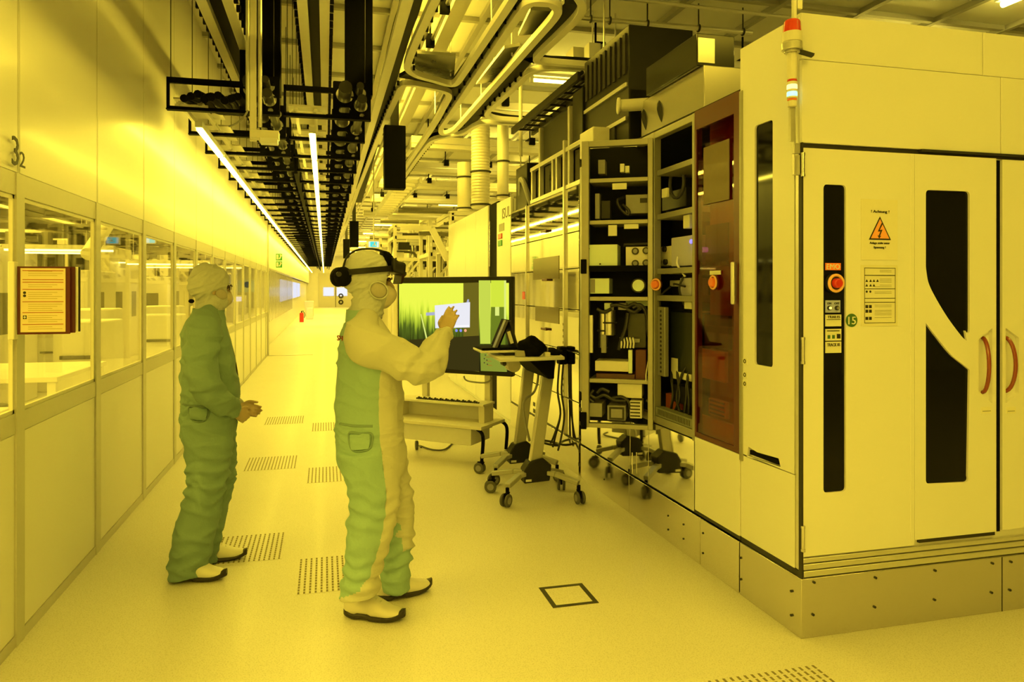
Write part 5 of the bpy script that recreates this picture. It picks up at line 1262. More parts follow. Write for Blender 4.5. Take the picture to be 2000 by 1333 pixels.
MB().box(x0,x1,11,11.04,z0,z1).build('light_box', m_white, t); MB().box(x0+.01,x1-.01,10.99,11,z0+.01,z1-.01).build('face', MC['exit_cyan'], t); MB().box(x0+.01,x0+.06,10.985,10.99,z0+.01,z1-.01).build('pale_face', MC['exit_pale'], t)
MB().cyl(((x0+x1)/2,11.02,z1),((x0+x1)/2,11.02,CEIL),.01,n=6).build('rod', m_cream, t)
t = thing('bay_screen', 'small bluish screen on a far tool seen through the glass behind the green-suited person', 'screen', (-2.0,16,1.3))
tt = 15.3/ray(462)[1]; x0, x1 = XY(452,15.3), XY(473,15.3); z0, z1 = zat(589,tt), zat(580,tt)
MB().box(x0,x1,15.3,15.34,z0,z1).build('panel', glow('bay_screen_glow',(.72,.72,1),1.0), t); MB().box((x0+x1)/2-.02,(x0+x1)/2+.02,15.32,15.36,0,z0).build('post', m_alu, t)
# ======================= EQUIPMENT BEYOND THE TALL CABINET =======================
def toolframe(x, y, w, d, h, label, seed):
    r = random.Random(seed)
    t = thing('tool_frame', label, 'machine frame', (x+w/2, y+d/2, 0), 'pipe-filled frames beyond the tall cabinet')
    MB().box(x+.05,x+w-.05,y+.1,y+d,0,1.75).build('base_cabinet', m_tool, t, bevel=.01)
    for a in (0,w):
        for b in (0,d): MB().box(x+a-.04,x+a+.04,y+b-.04,y+b+.04,0,h).build('post', m_cream, t)
    for z in (1.8,2.35,2.9,h):
        b = MB().box(x,x+w,y-.04,y+.04,z-.04,z+.04).box(x,x+w,y+d-.04,y+d+.04,z-.04,z+.04).box(x-.04,x+.04,y,y+d,z-.04,z+.04)
        b.build('beam', m_cream, t)
    for k in range(30 if y < 19 else 12):
        px_, py_ = x+r.random()*w, y+.1+r.random()*(d-.2); z0 = 1.8+r.random()*.3; z1 = z0+.3+r.random()*(h-2.1)
        m = [m_pipe, m_alu, m_shade, m_cream][k%4]
        q = smooth_path([(px_,py_,z0),(px_,py_,z1-.1),(px_+r.uniform(-.3,.3),py_,z1),(px_+r.uniform(-.7,.7),py_,z1)],4)
        MB().tube(q,.02+.03*r.random(),8).build('pipe', m, t)
    for k in range(26 if y < 19 else 9):
        px_, py_ = x+r.random()*w*.85, y+r.random()*.3; z0 = 1.8+r.random()*(h-2.2)
        MB().box(px_,px_+.12+.3*r.random(),py_,py_+.2,z0,z0+.1+.25*r.random()).build('box', [m_shade,m_tool,m_dark,m_white][k%4], t, bevel=.006)
    for k in range(3):
        xa = x+r.random()*w*.5; MB().bar((xa,y-.02,1.85),(xa+.45,y-.02,2.4),.05,.05).build('brace', m_cream, t)
for k,(x,y,w,h) in enumerate(((2.25,13.2,1.9,3.0),(2.2,15.6,2.2,3.2),(1.7,18.4,2.6,3.2),(1.6,22,3,3.2),(1.5,26,3.2,3.3),(1.5,31,3.4,3.3),(4.5,17,2.4,3.0),(1.6,37,3.4,3.3))):
    toolframe(x,y,w,1.6,h,'cream frame packed with pipes and boxes beyond the tall cabinet',20+k)
t = thing('hanging_support_arm', 'thick cream diagonal arm leaning against the tall cream cabinet above the display', 'support arm', (2.2,13,2.3))
p0, p1 = onY(843,446,12.85), onY(874,508,12.85)
MB().bar(p0,p1,.10,.11).build('arm', m_cream, t, bevel=.01); MB().bar(p0,p0+Vector((-.55,.05,.0)),.08,.08).build('strut', m_cream, t)
p2 = onY(870,420,12.9)
for k,(u,v,l) in enumerate(((760,395,'slotted pale cable ladder under the ceiling, left of the ducts'),)):
    p = onZ(745,405,3.3); q = onZ(790,372,3.3)
    t = thing('hanging_ladder_tray', 'pale slotted ladder tray below the thick black cable drop', 'ladder tray', p)
    for s in (-.14,.14): MB().bar((1.05+s,9.3,3.0),(1.05+s,14,3.02),.03,.06).build('side_bar', m_cream, t)
    for k in range(14): MB().bar((.91,9.5+.33*k,3.0),(1.19,9.5+.33*k,3.0),.06,.03).build('rung', m_cream, t)
for k in range(6):
    y = 13.4+2.2*k; tag(MB().cyl((1.3,y,3.05+.1*(k%3)),(8,y,3.05+.1*(k%3)),.05+.02*(k%2),n=10).build('hanging_pipe', m_alu if k%2 else m_pipe), 'pipe crossing high above the far frames', 'pipe', 'cross pipes above the far frames')
# ======================= PEOPLE =======================
m_skin = mat('skin', (.47,.36,.28), .5, var=.08, scale=25)
m_hood = mat('white_hood_cloth', (.50,.53,.58), .8, var=.05, scale=14, bump=.15, bscale=60)
m_creamsuit = mat('cream_suit_cloth', (.54,.55,.52), .75, var=.04, scale=10, bump=.1, bscale=80)
m_teal = mat('green_suit_cloth', (.185,.295,.29), .75, var=.06, scale=9, bump=.1, bscale=80)
m_teal2 = mat('light_green_suit_cloth', (.28,.45,.43), .75, var=.06, scale=9, bump=.1, bscale=80)
m_mask = mat('white_face_mask', (.56,.52,.50), .75, var=.04)
m_eye = mat('dark_brown_eye', (.05,.02,.015), .2)
m_shoe = mat('white_shoe_leather', (.72,.70,.68), .42, var=.03)
m_sole = mat('black_shoe_sole', (.02,.016,.016), .5, var=.1)
class Figure:
    def __init__(s, ox, oy, th):
        s.O = Vector((ox,oy,0)); a = math.radians(th)
        s.f = Vector((math.cos(a),math.sin(a),0)); s.l = Vector((-math.sin(a),math.cos(a),0)); s.z = Vector((0,0,1))
    def p(s, u, v, lat=0.0):
        dx, dy = ray(u); t = (lat+s.O.dot(s.l))/(dx*s.l.x+dy*s.l.y)
        return Vector((dx*t, dy*t, zat(v,t)))
    def loc(s, P): d = Vector(P)-s.O; return d.dot(s.f), d.dot(s.l), d.z
    def loft(s, mb, secs, n=24):              # secs: (point, half depth, half width)
        vs, fs = [], []; m = len(secs)
        for P, a, b in secs:
            vs += [P+s.f*(a*math.cos(2*PI*k/n))+s.l*(b*math.sin(2*PI*k/n)) for k in range(n)]
        for i in range(m-1): fs += [(i*n+k, i*n+(k+1)%n, (i+1)*n+(k+1)%n, (i+1)*n+k) for k in range(n)]
        fs += [tuple(range(n))[::-1], tuple(range((m-1)*n, m*n))]
        if secs[-1][0].z < secs[0][0].z: fs = [f[::-1] for f in fs]
        return mb.add(vs, fs)
    def spine(s, secs, n=5):                  # smooth interpolation of loft sections
        pts = [Vector((*q[0],)) for q in secs]; sm = smooth_path(pts, n); ra = smooth_path([Vector((q[1],q[2],0)) for q in secs], n)
        return [(a, b.x, b.y) for a, b in zip(sm, ra)]
    def rot(s): return Matrix(((s.f.x,s.l.x,0),(s.f.y,s.l.y,0),(0,0,1)))
def limb(mb, pts, radii, n=16, k=5):
    P = smooth_path(pts, k); R = smooth_path([Vector((r,0,0)) for r in radii], k)
    mb.tube(P, [r.x for r in R], n); mb.ball(P[0], radii[0], n=16); mb.ball(P[-1], radii[-1], n=16)
    return mb
def solidify(mb, name, mats, parent, voxel, smooth=4, disp=None, cut=None, pick=None, thick=0, snap=None):
    tmp = bpy.data.meshes.new('tmp'); tmp.from_pydata(mb.v, [], mb.f)
    o = bpy.data.objects.new('tmp', tmp); COL.objects.link(o)
    r = o.modifiers.new('r','REMESH'); r.mode = 'VOXEL'; r.voxel_size = voxel
    if smooth: q = o.modifiers.new('s','SMOOTH'); q.factor = .5; q.iterations = smooth
    dg = bpy.context.evaluated_depsgraph_get(); me = o.evaluated_get(dg).to_mesh()
    co = [v.co.copy() for v in me.vertices]; no = [v.normal.copy() for v in me.vertices]; fs = [tuple(p.vertices) for p in me.polygons]
    o.to_mesh_clear(); bpy.data.objects.remove(o); bpy.data.meshes.remove(tmp)
    if disp: co = [c+n*disp(c,n) for c, n in zip(co, no)]
    if snap: co = [snap(c) for c in co]
    if cut: fs = [f for f in fs if not cut(sum((co[i] for i in f), Vector())/len(f))]
    used = sorted({i for f in fs for i in f}); ix = {i:k for k,i in enumerate(used)}
    b = MB(); b.add([co[i] for i in used], [tuple(ix[i] for i in f) for f in fs])
    if pick: b.m = [pick(sum((co[i] for i in f), Vector())/len(f)) for f in fs]
    ob = b.build(name, mats, parent, smooth=0)
    ob.data.polygons.foreach_set('use_smooth', [True]*len(ob.data.polygons))
    if thick: t = ob.modifiers.new('t','SOLIDIFY'); t.thickness = thick; t.offset = -1
    return ob
def hand(mb, W, d, n, side, curl, L=1.0, thumb=(.55,.45), spread=.10):
    d = Vector(d).normalized(); n = Vector(n); n = (n-d*n.dot(d)).normalized(); s = d.cross(n)*side     # s: thumb side
    R3 = Matrix((s, d, n)).transposed()
    mb.ball(W+d*.050*L, .040*L, .052*L, .016*L, 16, rot=R3); mb.ball(W+d*.02*L, .030*L, .035*L, .019*L, 14, rot=R3); mb.ball(W+d*.078*L, .040*L, .022*L, .014*L, 14, rot=R3)
    for k, (off, ln) in enumerate(((.031,.073),(.0105,.082),(-.0105,.076),(-.031,.060))):
        b = W+d*(.088-.004*abs(k-1))*L+s*off*L; q = [b-d*.02*L, b]; a = 0.0; dirn = (d+s*off*spread*12).normalized()
        for seg, c in zip((.45,.31,.24), curl[k]):
            a += c; v = dirn*math.cos(a)+n*math.sin(a); q.append(q[-1]+v*ln*seg*L)
        mb.tube(smooth_path(q,3), [(.0094-.0026*i/12)*L for i in range(13)], 10); mb.ball(q[-1], .0068*L, n=10)
    t0 = W+d*.028*L+s*.026*L; v = (s*.7+d*thumb[0]+n*thumb[1]).normalized(); v2 = (s*.15+d*(thumb[0]+.5)+n*(thumb[1]+.3)).normalized()
    q = [t0-v*.015, t0, t0+v*.036*L, t0+v*.036*L+v2*.032*L, t0+v*.036*L+v2*.056*L]
    mb.tube(smooth_path(q,3), [(.0135-.0055*i/12)*L for i in range(13)], 10); mb.ball(q[-1], .008*L, n=10)
    return mb
def head(F, mb, c, yaw=0.0, sc=1.0):
    a = math.radians(yaw); f = F.f*math.cos(a)+F.l*math.sin(a); l = F.l*math.cos(a)-F.f*math.sin(a)
    R = Matrix(((f.x,l.x,0),(f.y,l.y,0),(0,0,1))); g = lambda x,y,z: c+f*x*sc+l*y*sc+Vector((0,0,z*sc))
    mb.ball(g(-.012,0,.025), .096*sc,.076*sc,.098*sc, 20, rot=R); mb.ball(g(.022,0,-.045), .066*sc,.058*sc,.078*sc, 18, rot=R); mb.ball(g(.045,0,-.105), .030*sc,.030*sc,.022*sc, 12, rot=R)
    limb(mb, [g(.083,0,.012), g(.100,0,-.018), g(.108,0,-.034)], [.010*sc,.012*sc,.015*sc], 10, 3)          # nose
    for y in (-.016,.016): mb.ball(g(.093,y,-.038), .010*sc, n=10)
    mb.ball(g(.083,0,-.066), .016*sc,.024*sc,.008*sc, 12, rot=R); mb.ball(g(.081,0,-.078), .015*sc,.021*sc,.008*sc, 12, rot=R)   # lips
    for y in (-.034,.034): mb.ball(g(.072,y,.030), .020*sc,.026*sc,.009*sc, 12, rot=R)                        # brow
    for y in (-.076,.076): mb.ball(g(-.012,y,-.012), .018*sc,.010*sc,.032*sc, 12, rot=R)                     # ears
    mb.tube([g(-.02,0,-.06), g(-.03,0,-.17)], .055*sc, 18)
    return f, l, g, R
def shoe(F, c, yaw, parent, L=.30):
    a = math.radians(yaw); f = Vector((math.cos(a),math.sin(a),0)); l = Vector((-f.y,f.x,0)); c = Vector((c[0],c[1],0)); k = L/.30
    wid = lambda x: .043+.010*math.sin((x+.15)/.30*PI*1.15-.2)
    xs = [-.150+.30*i/18 for i in range(19)]
    def secs(lo, hi, ws, grow=0):
        vs, fs = [], []; n = 18
        for x in xs:
            e = min(1.0, max(.05, 1-(abs(x)/.152)**5)); w = (wid(x)*ws+grow)*e**.5; z0, z1 = lo(x), hi(x)
            for j in range(n):
                b = 2*PI*j/n; cs, sn = math.cos(b), math.sin(b)
                zz = z0+(z1-z0)*(.5+.5*sn); ww = w*(abs(cs)**.6)*(1 if cs >= 0 else -1)
                vs.append(c+f*x*k+l*ww*k+Vector((0,0,zz*k)))
        m = len(xs)
        for i in range(m-1): fs += [(i*n+j, i*n+(j+1)%n, (i+1)*n+(j+1)%n, (i+1)*n+j)[::-1] for j in range(n)]
        fs += [tuple(range(n)), tuple(range((m-1)*n,m*n))[::-1]]
        return vs, fs
    rock = lambda x: .022*max(0,(x-.05)/.10)**2+.004*max(0,(-x-.10)/.05)+(.007 if -.07 < x < .0 else 0)
    top = lambda x: (.105 if x < -.02 else .105-.045*min(1,(x+.02)/.10))*(1 if x < .09 else 1-.55*((x-.09)/.06)**2)*(1 if x > -.13 else .93)
    MBu = MB().add(*secs(lambda x: rock(x)+.012, lambda x: max(top(x), rock(x)+.035), 1.0))
    u = MBu.build('shoe', m_shoe, parent, smooth=60)
    MB().add(*secs(lambda x: rock(x), lambda x: rock(x)+.034+(.004 if x > .1 or x < -.1 else 0), 1.04, .001)).build('sole', m_sole, u, smooth=50)
    g = MB()
    for j in range(4):
        x = .035-.022*j; z = top(x)+.002; g.tube([c+f*x*k+l*-.026*k+Vector((0,0,(z-.010)*k)), c+f*(x-.004)*k+Vector((0,0,z*k)), c+f*x*k+l*.026*k+Vector((0,0,(z-.010)*k))], .0028, 6)
    g.build('lace', m_creamsuit, u)
    return u
def fold(amp, seed, sx=7, sz=9, ridge=.9):
    o = Vector((seed*3.1, seed*1.7, seed*.9))
    def d(c, n):
        q = Vector((c.x*sx, c.y*sx, c.z*sz))+o
        a = noise.noise(q); b = 1-abs(noise.noise(Vector((c.x*5+c.z*4, c.y*5-c.z*3, c.z*12))+o*1.3))
        return amp*(a*.8+ridge*(b**4-.4))
    return d
def creases(zs, amp, wob, base):              # horizontal gathers around joints at heights zs
    def d(c, n):
        h = base(c, n)
        for z0, w, k in zs:
            q = (c.z-z0+wob*noise.noise(Vector((c.x*9,c.y*9,c.z*4))))/w
            if abs(q) < 1.6: h += amp*k*math.sin(q*9.0)*max(0,1-(q/1.6)**2)
        return h
    return d

# ---------- person with raised hand and headset ----------
F = Figure(.31, 3.66, 14)
T = F.p
per = thing('person', 'person in two-tone green and cream coverall, raising one hand before the display', 'person', F.O)
rW = T(867,652,-.10); rE = T(826,716,-.27); rS = T(716,662,-.18)
torso = [(T(714,612,0),.060,.085),(T(712,630,0),.088,.155),(T(716,662,0),.128,.195),(T(720,710,0),.150,.200),(T(723,770,0),.160,.190),(T(722,830,0),.163,.190),(T(724,880,0),.168,.195),(T(728,925,0),.150,.180)]
def legs(shrink=0.0):
    near = [(T(722,880,-.085),.150,.110),(T(727,930,-.09),.138,.110),(T(732,985,-.095),.120,.105),(T(724,1040,-.10),.112,.100),(T(712,1095,-.105),.096,.092),(T(705,1135,-.108),.093,.088),(T(703,1163,-.11),.098,.088)]
    far = [(T(734,880,.085),.150,.110),(T(752,935,.09),.128,.108),(T(770,990,.10),.100,.100),(T(776,1040,.105),.088,.092),(T(774,1090,.11),.078,.085),(T(772,1128,.11),.076,.082),(T(771,1152,.11),.080,.082)]
    return [[(p, a-shrink, b-shrink) for p,a,b in q] for q in (near, far)]
bm = MB(); hc = T(722,549,0)
f2, l2, g2, R2 = head(F, bm, hc, -4, 1.04)
F.loft(bm, F.spine([(p,a-.03,b-.03) for p,a,b in torso]))
for q in legs(.035): F.loft(bm, F.spine(q))
limb(bm, [rS, rE, rW], [.05,.045,.027])
lS, lE, lW = T(716,662,.18), T(722,760,.22), T(738,838,.20)
limb(bm, [lS, lE, lW], [.05,.045,.027])
up = Vector((0,0,1))
hand(bm, rW, F.f*.42+up*.90+F.l*.1, F.l*.80+F.f*.62, 1, [(.20,.30,.2),(.22,.32,.22),(.28,.36,.25),(.42,.42,.3)], .98, (.8,.6), .03)
hand(bm, lW, F.f*.3-up*.95, -F.l, -1, [(.3,.4,.3)]*4, .98)
for c0, yaw in (((.232,3.580),-27),((.400,3.812),15)): bm.ball((c0[0]-.03*math.cos(math.radians(yaw)),c0[1]-.03*math.sin(math.radians(yaw)),.048),.085,.030,.026,14, rot=Matrix.Rotation(math.radians(yaw),3,'Z'))
solidify(bm, 'body', m_skin, per, .0055, 3)
# two-tone coverall: green behind, cream in front of a seam
seam = [(T(u,v,-.1)) for u,v in ((733,700),(729,745),(729,800),(731,860),(737,910),(741,960),(739,1000),(732,1040),(721,1080),(708,1118),(690,1140),(650,1175))]
sq = sorted([(q.z, F.loc(q)[0]) for q in seam])
def seam_x(z):
    if z <= sq[0][0]: return sq[0][1]
    for (a,x0),(b,x1) in zip(sq[:-1], sq[1:]):
        if z <= b: return x0+(x1-x0)*(z-a)/(b-a)
    return sq[-1][1]
fz = T(790,1100,.1).z; fx0 = F.loc(T(786,1000,.1))[0]-.035
def pick2(c):
    x, y, z = F.loc(c)
    if z < .78 and y > .01: return 1 if (x > fx0+.012*math.sin(z*9) and z > .27) else 0
    return 1 if x > seam_x(z) else 0
cv = MB(); F.loft(cv, F.spine(torso))
for q in legs(): F.loft(cv, F.spine(q))
zk = T(732,985,-.1).z; za = T(703,1140,-.1).z; zw = T(722,850,0).z
d2_ = creases([(zk-.03,.10,1.0),(za+.05,.10,1.3),(zw+.03,.05,.5)], .006, .05, fold(.011, 1.3, 9, 5))
def snap2(c):
    x, y, z = F.loc(c)
    b = (fx0+.012*math.sin(z*9)) if (z < .78 and y > .01 and z > .27) else seam_x(z)
    return c+F.f*(b-x) if abs(x-b) < .0045 else c
cover = solidify(cv, 'coverall', [m_teal2, m_creamsuit], per, .009, 4, d2_, None, pick2, 0, snap2)
from mathutils.bvhtree import BVHTree
bv = BVHTree.FromPolygons([v.co+WL[cover.name] for v in cover.data.vertices], [tuple(p.vertices) for p in cover.data.polygons])
sl = MB(); limb(sl, [T(716,628,-.075), T(712,664,-.165), T(765,694,-.235), rE, T(850,682,-.185), T(866,656,-.115)], [.066,.098,.094,.080,.062,.046], 20, 6)
def arm_fold(c, n):
    ax = (rE-rS).normalized(); s_ = (c-rS).dot(ax); return .009*math.sin(s_*40+4*noise.noise(c*8))*min(1,max(0,(s_-.06)/.15))+fold(.014, 5.1, 8, 8)(c, n)
solidify(sl, 'sleeve', m_creamsuit, per, .009, 4, arm_fold)
sl = MB(); limb(sl, [T(716,630,.075), T(714,664,.165), T(722,760,.215), T(736,828,.20)], [.066,.092,.075,.050], 18, 6)
solidify(sl, 'sleeve', m_creamsuit, per, .010, 4, fold(.008, 7.7))
cf = MB().torus(T(867,654,-.105), (rW-rE).normalized()*.6+up*.4, .040, .010, 22, 8); cf.build('cuff', m_creamsuit, per, smooth=80)
# pocket flap and seams on the near hip
def skin_of(ob): return BVHTree.FromPolygons([v.co+WL[ob.name] for v in ob.data.vertices], [tuple(p.vertices) for p in ob.data.polygons])
def on_cloth(bv, u, v, off=.002):             # point of the garment met along a sight line, lifted by off
    dx, dy = ray(u); h = bv.ray_cast(Vector((0,0,EYE)), Vector((dx,dy,(HOR-v)/FPX)).normalized())
    return None if h[0] is None else h[0]+h[1]*off
def patch(bv, pts, name, m, r, parent, closed=True):
    P = [q for q in (on_cloth(bv, u, v, .0) for u, v in ((w.x,w.y) for w in smooth_path([Vector((u,v,0)) for u,v in pts], 5, closed))) if q]
    MB().tube(P, r, 7, closed).build(name, m, parent, smooth=80)
def flap(bv, u0, u1, v0, v1, m, parent):
    nu, nv = 9, 7; top, inn = [], []
    for j in range(nv):
        for i in range(nu):
            e = 1-.16*(j/(nv-1))**3; u = (u0+u1)/2+(u1-u0)/2*(2*i/(nu-1)-1)*e; v = v0+(v1-v0)*j/(nv-1)
            q = on_cloth(bv, u, v, .011+.006*math.sin(PI*i/(nu-1))*math.sin(PI*j/(nv-1))) or F.p(u,v,-.19); top.append(q); inn.append(on_cloth(bv, u, v, -.004) or q)
    n = nu*nv; fs = []
    for j in range(nv-1):
        for i in range(nu-1): k = j*nu+i; fs += [(k,k+nu,k+nu+1,k+1),(n+k,n+k+1,n+k+nu+1,n+k+nu)]
    ring = list(range(nu))+[j*nu+nu-1 for j in range(1,nv)]+[(nv-1)*nu+i for i in range(nu-2,-1,-1)]+[j*nu for j in range(nv-2,0,-1)]
    fs += [(ring[k], ring[(k+1)%len(ring)], n+ring[(k+1)%len(ring)], n+ring[k]) for k in range(len(ring))]
    MB().add(top+inn, fs).build('pocket_flap', m, parent, smooth=50)
flap(bv, 685, 723, 848, 878, m_teal2, per)
patch(bv, [(683,846),(704,848),(725,848),(727,862),(722,876),(706,882),(690,880),(683,866)], 'pocket_flap_seam', m_teal, .0065, per)
patch(bv, [(664,828),(680,831),(700,833),(728,833)], 'waist_seam', m_teal, .006, per, False)
# dark red lettering on the back
q = MB(); eye = Vector((0,0,EYE))
for u, v, hh in ((664,647,.032),(665,661,.026)):
    dx, dy = ray(u); hit = bv.ray_cast(eye, Vector((dx,dy,(HOR-v)/FPX)).normalized())
    if hit[0] is None: continue
    nn = hit[1].copy(); nn.z = 0; nn.normalize(); bs = Vector((-nn.y, nn.x, 0)); text('SH', .075, hh, hit[0]+nn*.003, bs, Vector((0,0,1)), q, .002)
q.build('back_lettering', mat('dark_red_print', (.25,.02,.02), .6), per, smooth=0)
# hood: head cover that runs into the collar
def hood(F, c, g, R, f, mats, per, lower, vox=.007, seed=2.0, sc=1.0, open_x=.066, zr=(-.085,.030)):
    hm = MB(); hm.ball(g(-.014,0,.028), .118*sc,.098*sc,.120*sc, 24, rot=R); hm.ball(g(.012,0,-.05), .094*sc,.086*sc,.098*sc, 20, rot=R)
    F.loft(hm, F.spine(lower))
    dz = Vector(c).z
    def disp(p, n):
        b = 1-abs(noise.noise(Vector((p.x*9+p.z*9, p.y*9, p.z*26-p.x*16))+Vector((seed,0,0)))); return .011*(b**3-.35)+.005*noise.noise(p*13)
    def cut(p):
        d = p-c; x = d.dot(f); lat = abs(d.dot(Vector((-f.y,f.x,0)))); return x > open_x*sc and zr[0]*sc < d.z < zr[1]*sc and lat < .075*sc
    return solidify(hm, 'hood', mats, per, vox, 3, disp, cut, None, .004)
low = [(T(722,585,0),.082,.085),(T(716,606,0),.082,.090),(T(714,624,0),.080,.105)]
hood(F, hc, g2, R2, f2, m_hood, per, low, open_x=.064)
MB().ball(g2(.020,-.088,-.045), .042,.012,.036, 18, rot=R2 @ Matrix.Rotation(.5,3,'Y')).build('ear_mesh', mat('mesh_cloth', (.40,.38,.38), .8, var=.1, scale=80), per, smooth=80)
MB().tube([g2(.020,-.094,-.045)+R2 @ (Matrix.Rotation(.5,3,'Y') @ Vector((.046*math.cos(a),0,.040*math.sin(a)))) for a in [2*PI*k/24 for k in range(24)]], .004, 6, True).build('ear_seam', m_hood, per, smooth=80)
mm = MB(); mm.ball(g2(.078,0,-.066), .054,.062,.052, 20, rot=R2); mm.ball(g2(.066,0,-.098), .042,.052,.036, 16, rot=R2)
def mask_cut(c_, f_): return lambda p: (p-c_).dot(f_) < .060
solidify(mm, 'face_mask', m_mask, per, .006, 3, lambda c,n: .003*noise.noise(c*30), mask_cut(hc, f2))
for y in (-.034,.034): MB().ball(g2(.084,y,.006), .012,.014,.011, 12, rot=R2).build('eye', m_eye, per)
co_ = MB(); F.loft(co_, F.spine([(T(714,632,0),.098,.135),(T(712,612,0),.084,.104),(T(711,600,0),.084,.096)]))
solidify(co_, 'collar', m_teal2, per, .009, 3, fold(.006, 3.3), lambda p: p.z > T(711,604,0).z or F.loc(p)[0] > F.loc(T(698,610,0))[0])
shoe(F, (.232,3.580), -27, per, .315); shoe(F, (.400,3.812), 15, per, .31)
# head-worn display
hs_ = thing('mixed_reality_headset', 'black head-worn display with a visor, side band and round battery pack on the white hood', 'headset', hc+Vector((0,0,.05)))
tilt = lambda x, y, z: g2(x, y, z+.10*x)
n = 40; ring = [tilt(-.016+.128*math.cos(2*PI*k/n), .106*math.sin(2*PI*k/n), .050) for k in range(n)]
b = MB(); vs = []
for k in range(n):
    o = (ring[k]-tilt(-.016,0,.05)).normalized()
    vs += [ring[k]+Vector((0,0,-.014)), ring[k]+o*.008+Vector((0,0,-.014)), ring[k]+o*.008+Vector((0,0,.014)), ring[k]+Vector((0,0,.014))]
b.add(vs, [(k*4+j, ((k+1)%n)*4+j, ((k+1)%n)*4+(j+1)%4, k*4+(j+1)%4)[::-1] for k in range(n) for j in range(4)]); b.build('band', m_blackp, hs_, smooth=40)
vz = MB(); poly = [(.088,.105),(.120,.080),(.150,.072),(.156,.060),(.152,.012),(.128,.020),(.100,.030),(.088,.04)]
vz.prism([tilt(x,-.085,z) for x,z in poly], l2*.170); vz.build('visor_housing', m_blackp, hs_, bevel=.012, seg=3)
MB().prism([tilt(x,-.078,z) for x,z in ((.142,.030),(.154,.030),(.140,-.028),(.130,-.028))], l2*.156).build('visor_glass', mat('smoked_visor', (.02,.008,.005), .45, var=.1, spec=.15), hs_, bevel=.006)
bp = MB().ball(tilt(-.148,0,.030), .038,.062,.046, 22, rot=R2); bp.ball(tilt(-.135,-.05,.032), .044,.036,.048, 18, rot=R2); bp.ball(tilt(-.135,.05,.032), .044,.036,.048, 18, rot=R2)
bp.build('battery_pack', m_black, hs_, smooth=80)
MB().cyl(tilt(-.16,-.086,.045), tilt(-.16,-.070,.045), .012, n=16).build('dial', m_dark, hs_)
arc = smooth_path([tilt(-.125,0,.075), tilt(-.105,0,.125), tilt(-.06,0,.150), tilt(0,0,.152), tilt(.05,0,.140), tilt(.09,0,.115), tilt(.108,0,.085)], 5)
MB().tube(arc, [.005+.0075*max(0,(k/len(arc)-.55))*2 for k in range(len(arc))], 8).build('top_strap', m_blackp, hs_, smooth=80)
MB().prism([tilt(x,-.05,z) for x,z in ((.055,.140),(.085,.128),(.110,.095),(.085,.06),(.062,.066))], l2*.10).build('brow_pad', m_black, hs_, bevel=.012, seg=3)

# ---------- person with clasped hands ----------
F = Figure(-.645, 4.44, 17); T = F.p
per = thing('person', 'person in dark green coverall with clasped hands beside the glazed wall', 'person', F.O)
torso = [(T(408,606,0),.062,.085),(T(404,622,0),.092,.150),(T(402,650,0),.122,.192),(T(405,690,0),.142,.200),(T(409,740,0),.155,.200),(T(411,780,0),.158,.195),(T(408,820,0),.152,.195),(T(406,850,0),.148,.185)]
def legs1(s=0.0):
    near = [(T(406,820,-.085),.140,.108),(T(408,870,-.09),.128,.108),(T(407,920,-.095),.112,.105),(T(398,965,-.10),.104,.100),(T(385,1020,-.10),.108,.098),(T(373,1070,-.10),.106,.098),(T(368,1105,-.10),.100,.094),(T(367,1126,-.10),.098,.090)]
    far = [(T(410,820,.085),.135,.108),(T(420,880,.09),.112,.105),(T(424,930,.095),.096,.100),(T(416,985,.10),.086,.094),(T(405,1040,.10),.082,.090),(T(397,1080,.10),.072,.084),(T(395,1096,.10),.074,.084)]
    return [[(p,a-s,b-s) for p,a,b in q] for q in (near, far)]
rS, rE, rW = T(398,648,-.18), T(398,752,-.265), T(459,803,-.105)
lS, lE, lW = T(404,648,.18), T(420,752,.24), T(465,796,.035)
bm = MB(); hc = T(412,563,0)
f2, l2, g2, R2 = head(F, bm, hc, 12, .98)
F.loft(bm, F.spine([(p,a-.03,b-.03) for p,a,b in torso]))
for q in legs1(.035): F.loft(bm, F.spine(q))
limb(bm, [rS, rE, rW], [.05,.045,.028]); limb(bm, [lS, lE, lW], [.05,.045,.028])
hand(bm, rW, F.f*.70-up*.52+F.l*.38, F.l*.85-F.f*.25+up*.1, 1, [(.35,.8,.6),(.4,.85,.6),(.45,.9,.6),(.5,.9,.6)], .96, (.8,.2), .0)
hand(bm, lW, F.f*.86-up*.22-F.l*.42, -F.l*.8-F.f*.4+up*.2, -1, [(.25,.5,.4)]*4, .96, (.9,.2), .0)
for c0, yaw in (((-.676,4.300),-16),((-.600,4.572),2)): bm.ball((c0[0]-.03*math.cos(math.radians(yaw)),c0[1]-.03*math.sin(math.radians(yaw)),.048),.085,.030,.026,14, rot=Matrix.Rotation(math.radians(yaw),3,'Z'))
solidify(bm, 'body', m_skin, per, .0055, 3)
cv = MB(); F.loft(cv, F.spine(torso))
for q in legs1(): F.loft(cv, F.spine(q))
zk = T(400,945,-.1).z; za = T(370,1080,-.1).z; zw = T(406,800,0).z
cover = solidify(cv, 'coverall', m_teal, per, .0105, 4, creases([(zk,.09,1.2),(za,.10,.8),(zw,.05,.6)], .006, .06, fold(.015, 9.2, 9, 5)))
sl = MB(); limb(sl, [T(406,616,-.07), T(398,652,-.165), T(394,705,-.225), rE, T(432,784,-.215), T(455,800,-.150)], [.064,.094,.088,.080,.070,.052], 20, 6)
def arm_fold1(c, n): return .006*math.sin(c.z*46+4*noise.noise(c*8))*(1 if c.z < 1.35 else .4)+fold(.014, 4.4, 9, 6)(c, n)
solidify(sl, 'sleeve', m_teal, per, .009, 4, arm_fold1)
